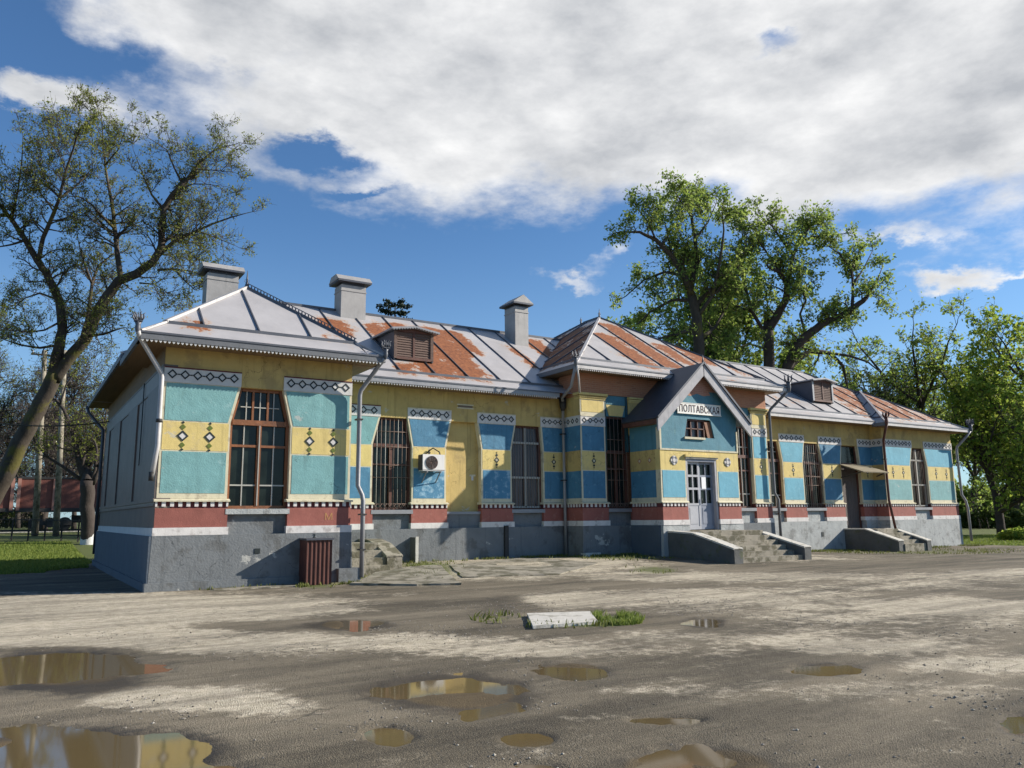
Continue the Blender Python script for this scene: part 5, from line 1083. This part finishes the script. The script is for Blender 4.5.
# spruce top behind the main ridge
def spruce():
    g0 = ground_at(392, 62); top = at(392, 291, 62).z; t = thing('spruce_tree', 'dark ragged conifer top showing above the ridge between two chimneys', 'tree', g0); r = random.Random(4); b = MB(); x, y, z = g0
    b.tube([(x, y, z), (x, y, top - .3)], [.35, .05], M['barkD'], k=8); pts = []
    hh = z + 4
    while hh < top - .2:
        f = (top - hh) / (top - z - 4); L = .8 + 7.5 * f ** .8 + r.uniform(-.6, .6)
        for k in range(4):
            a = r.uniform(0, 6.28); e = Vector((math.cos(a), math.sin(a), .28)); p = Vector((x, y, hh)); l_ = L * r.uniform(.6, 1.1); q = p + e * l_ + Vector((0, 0, -.1 * l_)); b.tube([p, p.lerp(q, .5) + Vector((0, 0, .1)), q], [.05, .035, .012], M['barkD'], k=4)
            for j in range(int(30 + 45 * l_)):
                u = r.uniform(.2, 1.); c = p.lerp(q, u); w = .42 * (1.1 - u) + .12; pts.append(c + Vector((r.gauss(0, w * .5), r.gauss(0, w * .5), r.gauss(-.05, .10))))
        hh += .6
    b.build('trunk', t); leaves('crown', pts, .13, M['needle'], t, 3)
spruce()
# ------------------------------------------------------------------ low shrubs, weeds and grass
def shrub(name, label, px, dep, w, h, m, n, ls, seed, group=None, depthw=1.6):
    g = np.random.RandomState(seed); c = ground_at(px, dep); t = thing(name, label, 'shrub', c, group)
    u = g.uniform(0, 2 * np.pi, n); v = g.uniform(0, 1, n) ** .5; x = np.cos(u) * v * w / 2; y = np.sin(u) * v * depthw / 2; top = h * (1 - .55 * v ** 2) * (.65 + .7 * vnoise(x, y, 1.1, seed))
    z = top * g.uniform(0, 1, n) ** .6; leaves('foliage', np.stack([c[0] + x * .85 - y * .2, c[1] - x * .53 + y, c[2] + z], 1), ls, m, t, seed)
    b = MB(); r = random.Random(seed)
    for k in range(14):
        xx, yy = c[0] + r.uniform(-w, w) * .3, c[1] + r.uniform(-.5, .5); b.tube([(xx, yy, c[2]), (xx + r.uniform(-.2, .2), yy, c[2] + h * .35), (xx + r.uniform(-.4, .4), yy, c[2] + h * .7)], [.03, .02, .01], M['barkD'], k=4)
    b.build('stem', t)
shrub('hedge', 'dark shaded hedge across the lawn beyond the right end wall', 1000, 74, 13, 1.5, M['leafD'], 9000, .16, 1)  # the hedge's shade is put into its dark leaf colour
shrub('shrub', 'bright weedy bush at the right edge of the lawn', 1022, 47, 2.6, .85, M['leafB'], 2200, .10, 2)
shrub('hedge', 'distant green thicket under the trees at the right edge', 990, 98, 24, 4.2, M['leafG'], 12000, .26, 3, depthw=4)
shrub('hedge', 'low dark thicket beside the railway behind the leaning tree', 2, 92, 12, 2.2, M['leafD'], 6000, .2, 4)
def blades(name, X, Y, h, m, seed, kind='stuff', w=.012):
    g = np.random.RandomState(seed); n = len(X); Z = gz(X, Y); a = g.uniform(0, np.pi, n); hh = h * g.uniform(.5, 1.3, n); lx = g.normal(0, .35, n) * hh; ly = g.normal(0, .35, n) * hh; ww = w * g.uniform(.7, 1.4, n)
    c, s = np.cos(a) * ww, np.sin(a) * ww
    V = np.stack([np.stack([X - c, Y - s, Z - .01], 1), np.stack([X + c, Y + s, Z - .01], 1), np.stack([X + lx * .5 + c * .6, Y + ly * .5 + s * .6, Z + hh * .6], 1), np.stack([X + lx, Y + ly, Z + hh], 1)], 1).reshape(-1, 3)
    o = npmesh(name, V, np.arange(4 * n).reshape(n, 4), [m]); o['kind'] = kind; return o
g = np.random.RandomState(12)
def scatter_ell(e, n): u = g.uniform(0, 2 * np.pi, n); v = g.uniform(0, 1, n) ** .5; x = v * np.cos(u); y = v * np.sin(u); return e[0] + x * e[2] + y * e[4], e[1] + x * e[3] + y * e[5]
xs, ys = [], []
for (e, w), n in zip(GRN, (0, 60, 500, 420, 60, 60, 350, 420, 500, 1500)):
    x, y = scatter_ell(e, n * 2); k = fbm(x, y, 2.2, 3, 31) > .42; xs.append(x[k]); ys.append(y[k])
for (x0, x1, y0, y1, n) in ((5.2, 6.4, .3, 1.0, 200), (8, 14.2, 3.2, 3.8, 1500), (14.5, 16.7, 2.2, 2.7, 700), (15.6, 16.8, .9, 1.6, 500), (21, 24.4, 1.8, 2.7, 900), (24.5, 30.5, 2.6, 3.8, 2200), (33.0, 40, 2.2, 3.1, 2400), (31, 33, .6, 1.1, 300), (3.2, 4.9, -.95, -.6, 260), (1.0, 3.0, -.4, -.12, 60)):
    x = g.uniform(x0, x1, n); y = g.uniform(y0, y1, n); k = fbm(x, y, 1.6, 3, 33) > .44; xs.append(x[k]); ys.append(y[k])
X, Y = np.concatenate(xs), np.concatenate(ys)
blades('weeds', X, Y, .085, M['moss'], 2, w=.016)
x, y = scatter_ell(tuple(GRN[0][0][:2]) + tuple(v * 1.0 for v in GRN[0][0][2:]), 4200); SL = [gp(*p_, .065)[:2] for p_ in ((527, 612.5), (590, 610.5), (598, 620.5), (533, 625))]
ins = np.ones(len(x), bool)
for i_ in range(4):
    (ax_, ay_), (bx2, by2) = SL[i_], SL[(i_ + 1) % 4]; ins &= ((bx2 - ax_) * (y - ay_) - (by2 - ay_) * (x - ax_)) < .02
k = ~ins & (fbm(x, y, 3.2, 3, 51) > .47); blades('grass_tuft', x[k], y[k], .085, M['grass'], 4, w=.007)
n = 90000; x = g.uniform(-9, 0, n); y = g.uniform(0, 30, n) ** 1.0; k = (lawn(x, y) > .45) & (g.uniform(0, 1, n) < 1.) ; x1, y1 = x[k], y[k]
n = 26000; x = g.uniform(40, 60, n); y = g.uniform(-1, 12, n); k = lawn(x, y) > .45; blades('lawn_grass', np.concatenate([x1, x[k]]), np.concatenate([y1, y[k]]), .09, M['grass'], 6, w=.02)
# loose gravel
def gravel():
    n = 20000; x = g.uniform(-4, 9.5, n); y = g.uniform(-17.9, -6.5, n)
    d = fbm(x, y, .8, 4, 41) - .03 + .5 * (fbm(x, y, 5, 2, 42) - .4); pr = sst(d, .42, .62)
    for e in PUD: q = ell(e, x, y); pr = pr * (q > 1.6)
    k = g.uniform(0, 1, n) < pr; x, y = x[k], y[k]; n = len(x)
    O = np.array([[1, 0, 0], [0, 1, 0], [-1, 0, 0], [0, -1, 0], [0, 0, 1.], [0, 0, -1.]]); FF = np.array([[0, 1, 4], [1, 2, 4], [2, 3, 4], [3, 0, 4], [1, 0, 5], [2, 1, 5], [3, 2, 5], [0, 3, 5]])
    s = .004 + .010 * g.uniform(0, 1, n) ** 3 + .004 * g.uniform(0, 1, n); V = O[None] * (s[:, None, None] * g.uniform(.6, 1.3, (n, 6, 1))) * np.array([1, 1, .7]); a = g.uniform(0, 6.28, n); c, sn = np.cos(a)[:, None], np.sin(a)[:, None]
    V = np.stack([V[..., 0] * c - V[..., 1] * sn, V[..., 0] * sn + V[..., 1] * c, V[..., 2]], -1); V += np.stack([x, y, gz(x, y) + s * .25], 1)[:, None]
    m = bpy.data.materials.new('loose_stone'); m.use_nodes = True; t = NT(m.node_tree); b = t.n['Principled BSDF']; ge = t.new('ShaderNodeNewGeometry'); t.l.new(t.mix(ge.outputs['Random Per Island'], (.13, .11, .085), (.40, .36, .30)), b.inputs['Base Color']); b.inputs['Roughness'].default_value = .9
    o = npmesh('gravel', V.reshape(-1, 3), (FF[None] + 6 * np.arange(n)[:, None, None]).reshape(-1, 3), [m]); o['kind'] = 'stuff'
gravel()
# ------------------------------------------------------------------ railway behind the station
def wagon(x0, y, label):
    z = .9; L = 13.4; t = thing('freight_wagon', label, 'freight wagon', (x0 + L / 2, y, z), 'freight wagons on the track'); x1 = x0 + L
    b = MB(); b.box(x0, x1, y, y + 2.9, z + 1.62, z + 3.85, M['wagon']); b.box(x0 - .03, x1 + .03, y - .06, y + 2.96, z + 3.75, z + 3.9, M['iron']); b.box(x0 - .03, x1 + .03, y - .07, y + 2.97, z + 1.4, z + 1.66, M['iron']); b.box(x0, x1, y + .2, y + 2.7, z + 3.62, z + 3.7, M['iron']); b.build('body', t)
    for k in range(7): b = MB(); x = x0 + .1 + (L - .2) * k / 6; b.box(x - .11, x + .11, y - .16, y, z + 1.5, z + 3.76, M['wagon_rib']); b.build('side_rib', t)
    for bx_ in (x0 + 2.2, x1 - 2.2):
        b = MB(); b.box(bx_ - 1.35, bx_ + 1.35, y + .15, y + .3, z + .45, z + .75, M['iron']); b.box(bx_ - .3, bx_ + .3, y + .1, y + .35, z + .3, z + .95, M['iron']); o = b.build('bogie', t)
        for w in (-.92, .92):
            b = MB(); n = 20; b.prism([(bx_ + w + .47 * math.cos(2 * math.pi * k / n), z + .55 + .47 * math.sin(2 * math.pi * k / n)) for k in range(n)], y + .32, y + .45, M['iron']); b.tube([(bx_ + w, y + .3, z + .55), (bx_ + w, y + 2.6, z + .55)], .09, M['iron'], k=6); b.build('wheel', o)
    b = MB(); b.box(x0 + 3.6, x1 - 3.6, y + 1.2, y + 1.7, z + .6, z + 1.15, M['iron']); b.build('brake_gear', t)
wagon(-16.2, 46.8, 'oxide-red freight wagon mostly behind the leaning trunk, cut by the left edge'); wagon(-2.6, 46.8, 'oxide-red freight wagon between the concrete poles and the station end wall')
b = MB()
for y in (47.4, 48.95): b.box(-60, 60, y, y + .07, .93, 1.04, M['iron'])
o = b.build('railway_rails'); o['kind'] = 'structure'
b = MB(); b.box(-60, 60, 41.8, 43.2, .0, .95, M['concW']); o = b.build('platform_path'); o['kind'] = 'structure'
for px, pt, lab in ((36, 45, 'leaning grey concrete utility pole, left of the pair'), (57, 65, 'leaning grey concrete utility pole, right of the pair')):
    p = ground_at(px, 47); t = thing('utility_pole', lab, 'utility pole', p, 'concrete poles by the railway'); q = at(pt, 350, 47); b = MB(); b.tube([p, q], [.19, .12], M['conc'], k=8); b.build('shaft', t)
    b = MB(); v = Vector(q); b.obox(v + Vector((-.7, 0, -.3)), v + Vector((.7, 0, -.3)), .08, .1, M['iron'])
    for e in (-.6, 0, .6): b.tube([v + Vector((e, 0, -.26)), v + Vector((e, 0, -.05))], [.05, .035], M['lead'], k=6)
    b.build('crossarm', t)
def fence():
    a = ground_at(-20, 43.5); c = ground_at(96, 43.0); t = thing('railing_fence', 'low thin metal railing between the lawn and the railway', 'fence', a); A, B = Vector(a), Vector(c); n = 7
    for k in range(n + 1): p = A.lerp(B, k / n); b = MB(); b.box(p.x - .04, p.x + .04, p.y - .04, p.y + .04, p.z - .1, p.z + 1.25, M['iron']); b.build('post', t)
    b = MB()
    for z in (.35, 1.15): b.obox(A + Vector((0, 0, z)), B + Vector((0, 0, z)), .03, .04, M['iron'])
    for k in range(90): p = A.lerp(B, (k + .5) / 90); b.box(p.x - .01, p.x + .01, p.y - .01, p.y + .01, p.z + .35, p.z + 1.15, M['iron'])
    b.build('railing', t)
fence()
def cable(p, q, sag, r, lab):
    p, q = Vector(p), Vector(q); pts = []
    for k in range(15): f = k / 14; v = p.lerp(q, f); v.z -= sag * 4 * f * (1 - f); pts.append(v)
    b = MB(); b.tube(pts, r, M['wire'], k=5); tag(b.build('overhead_cable'), lab, 'cable')
cable(at(-60, 415, 24), (.0, 12.6, 5.25), .25, .022, 'thin overhead cable running from the left edge to the station end wall')
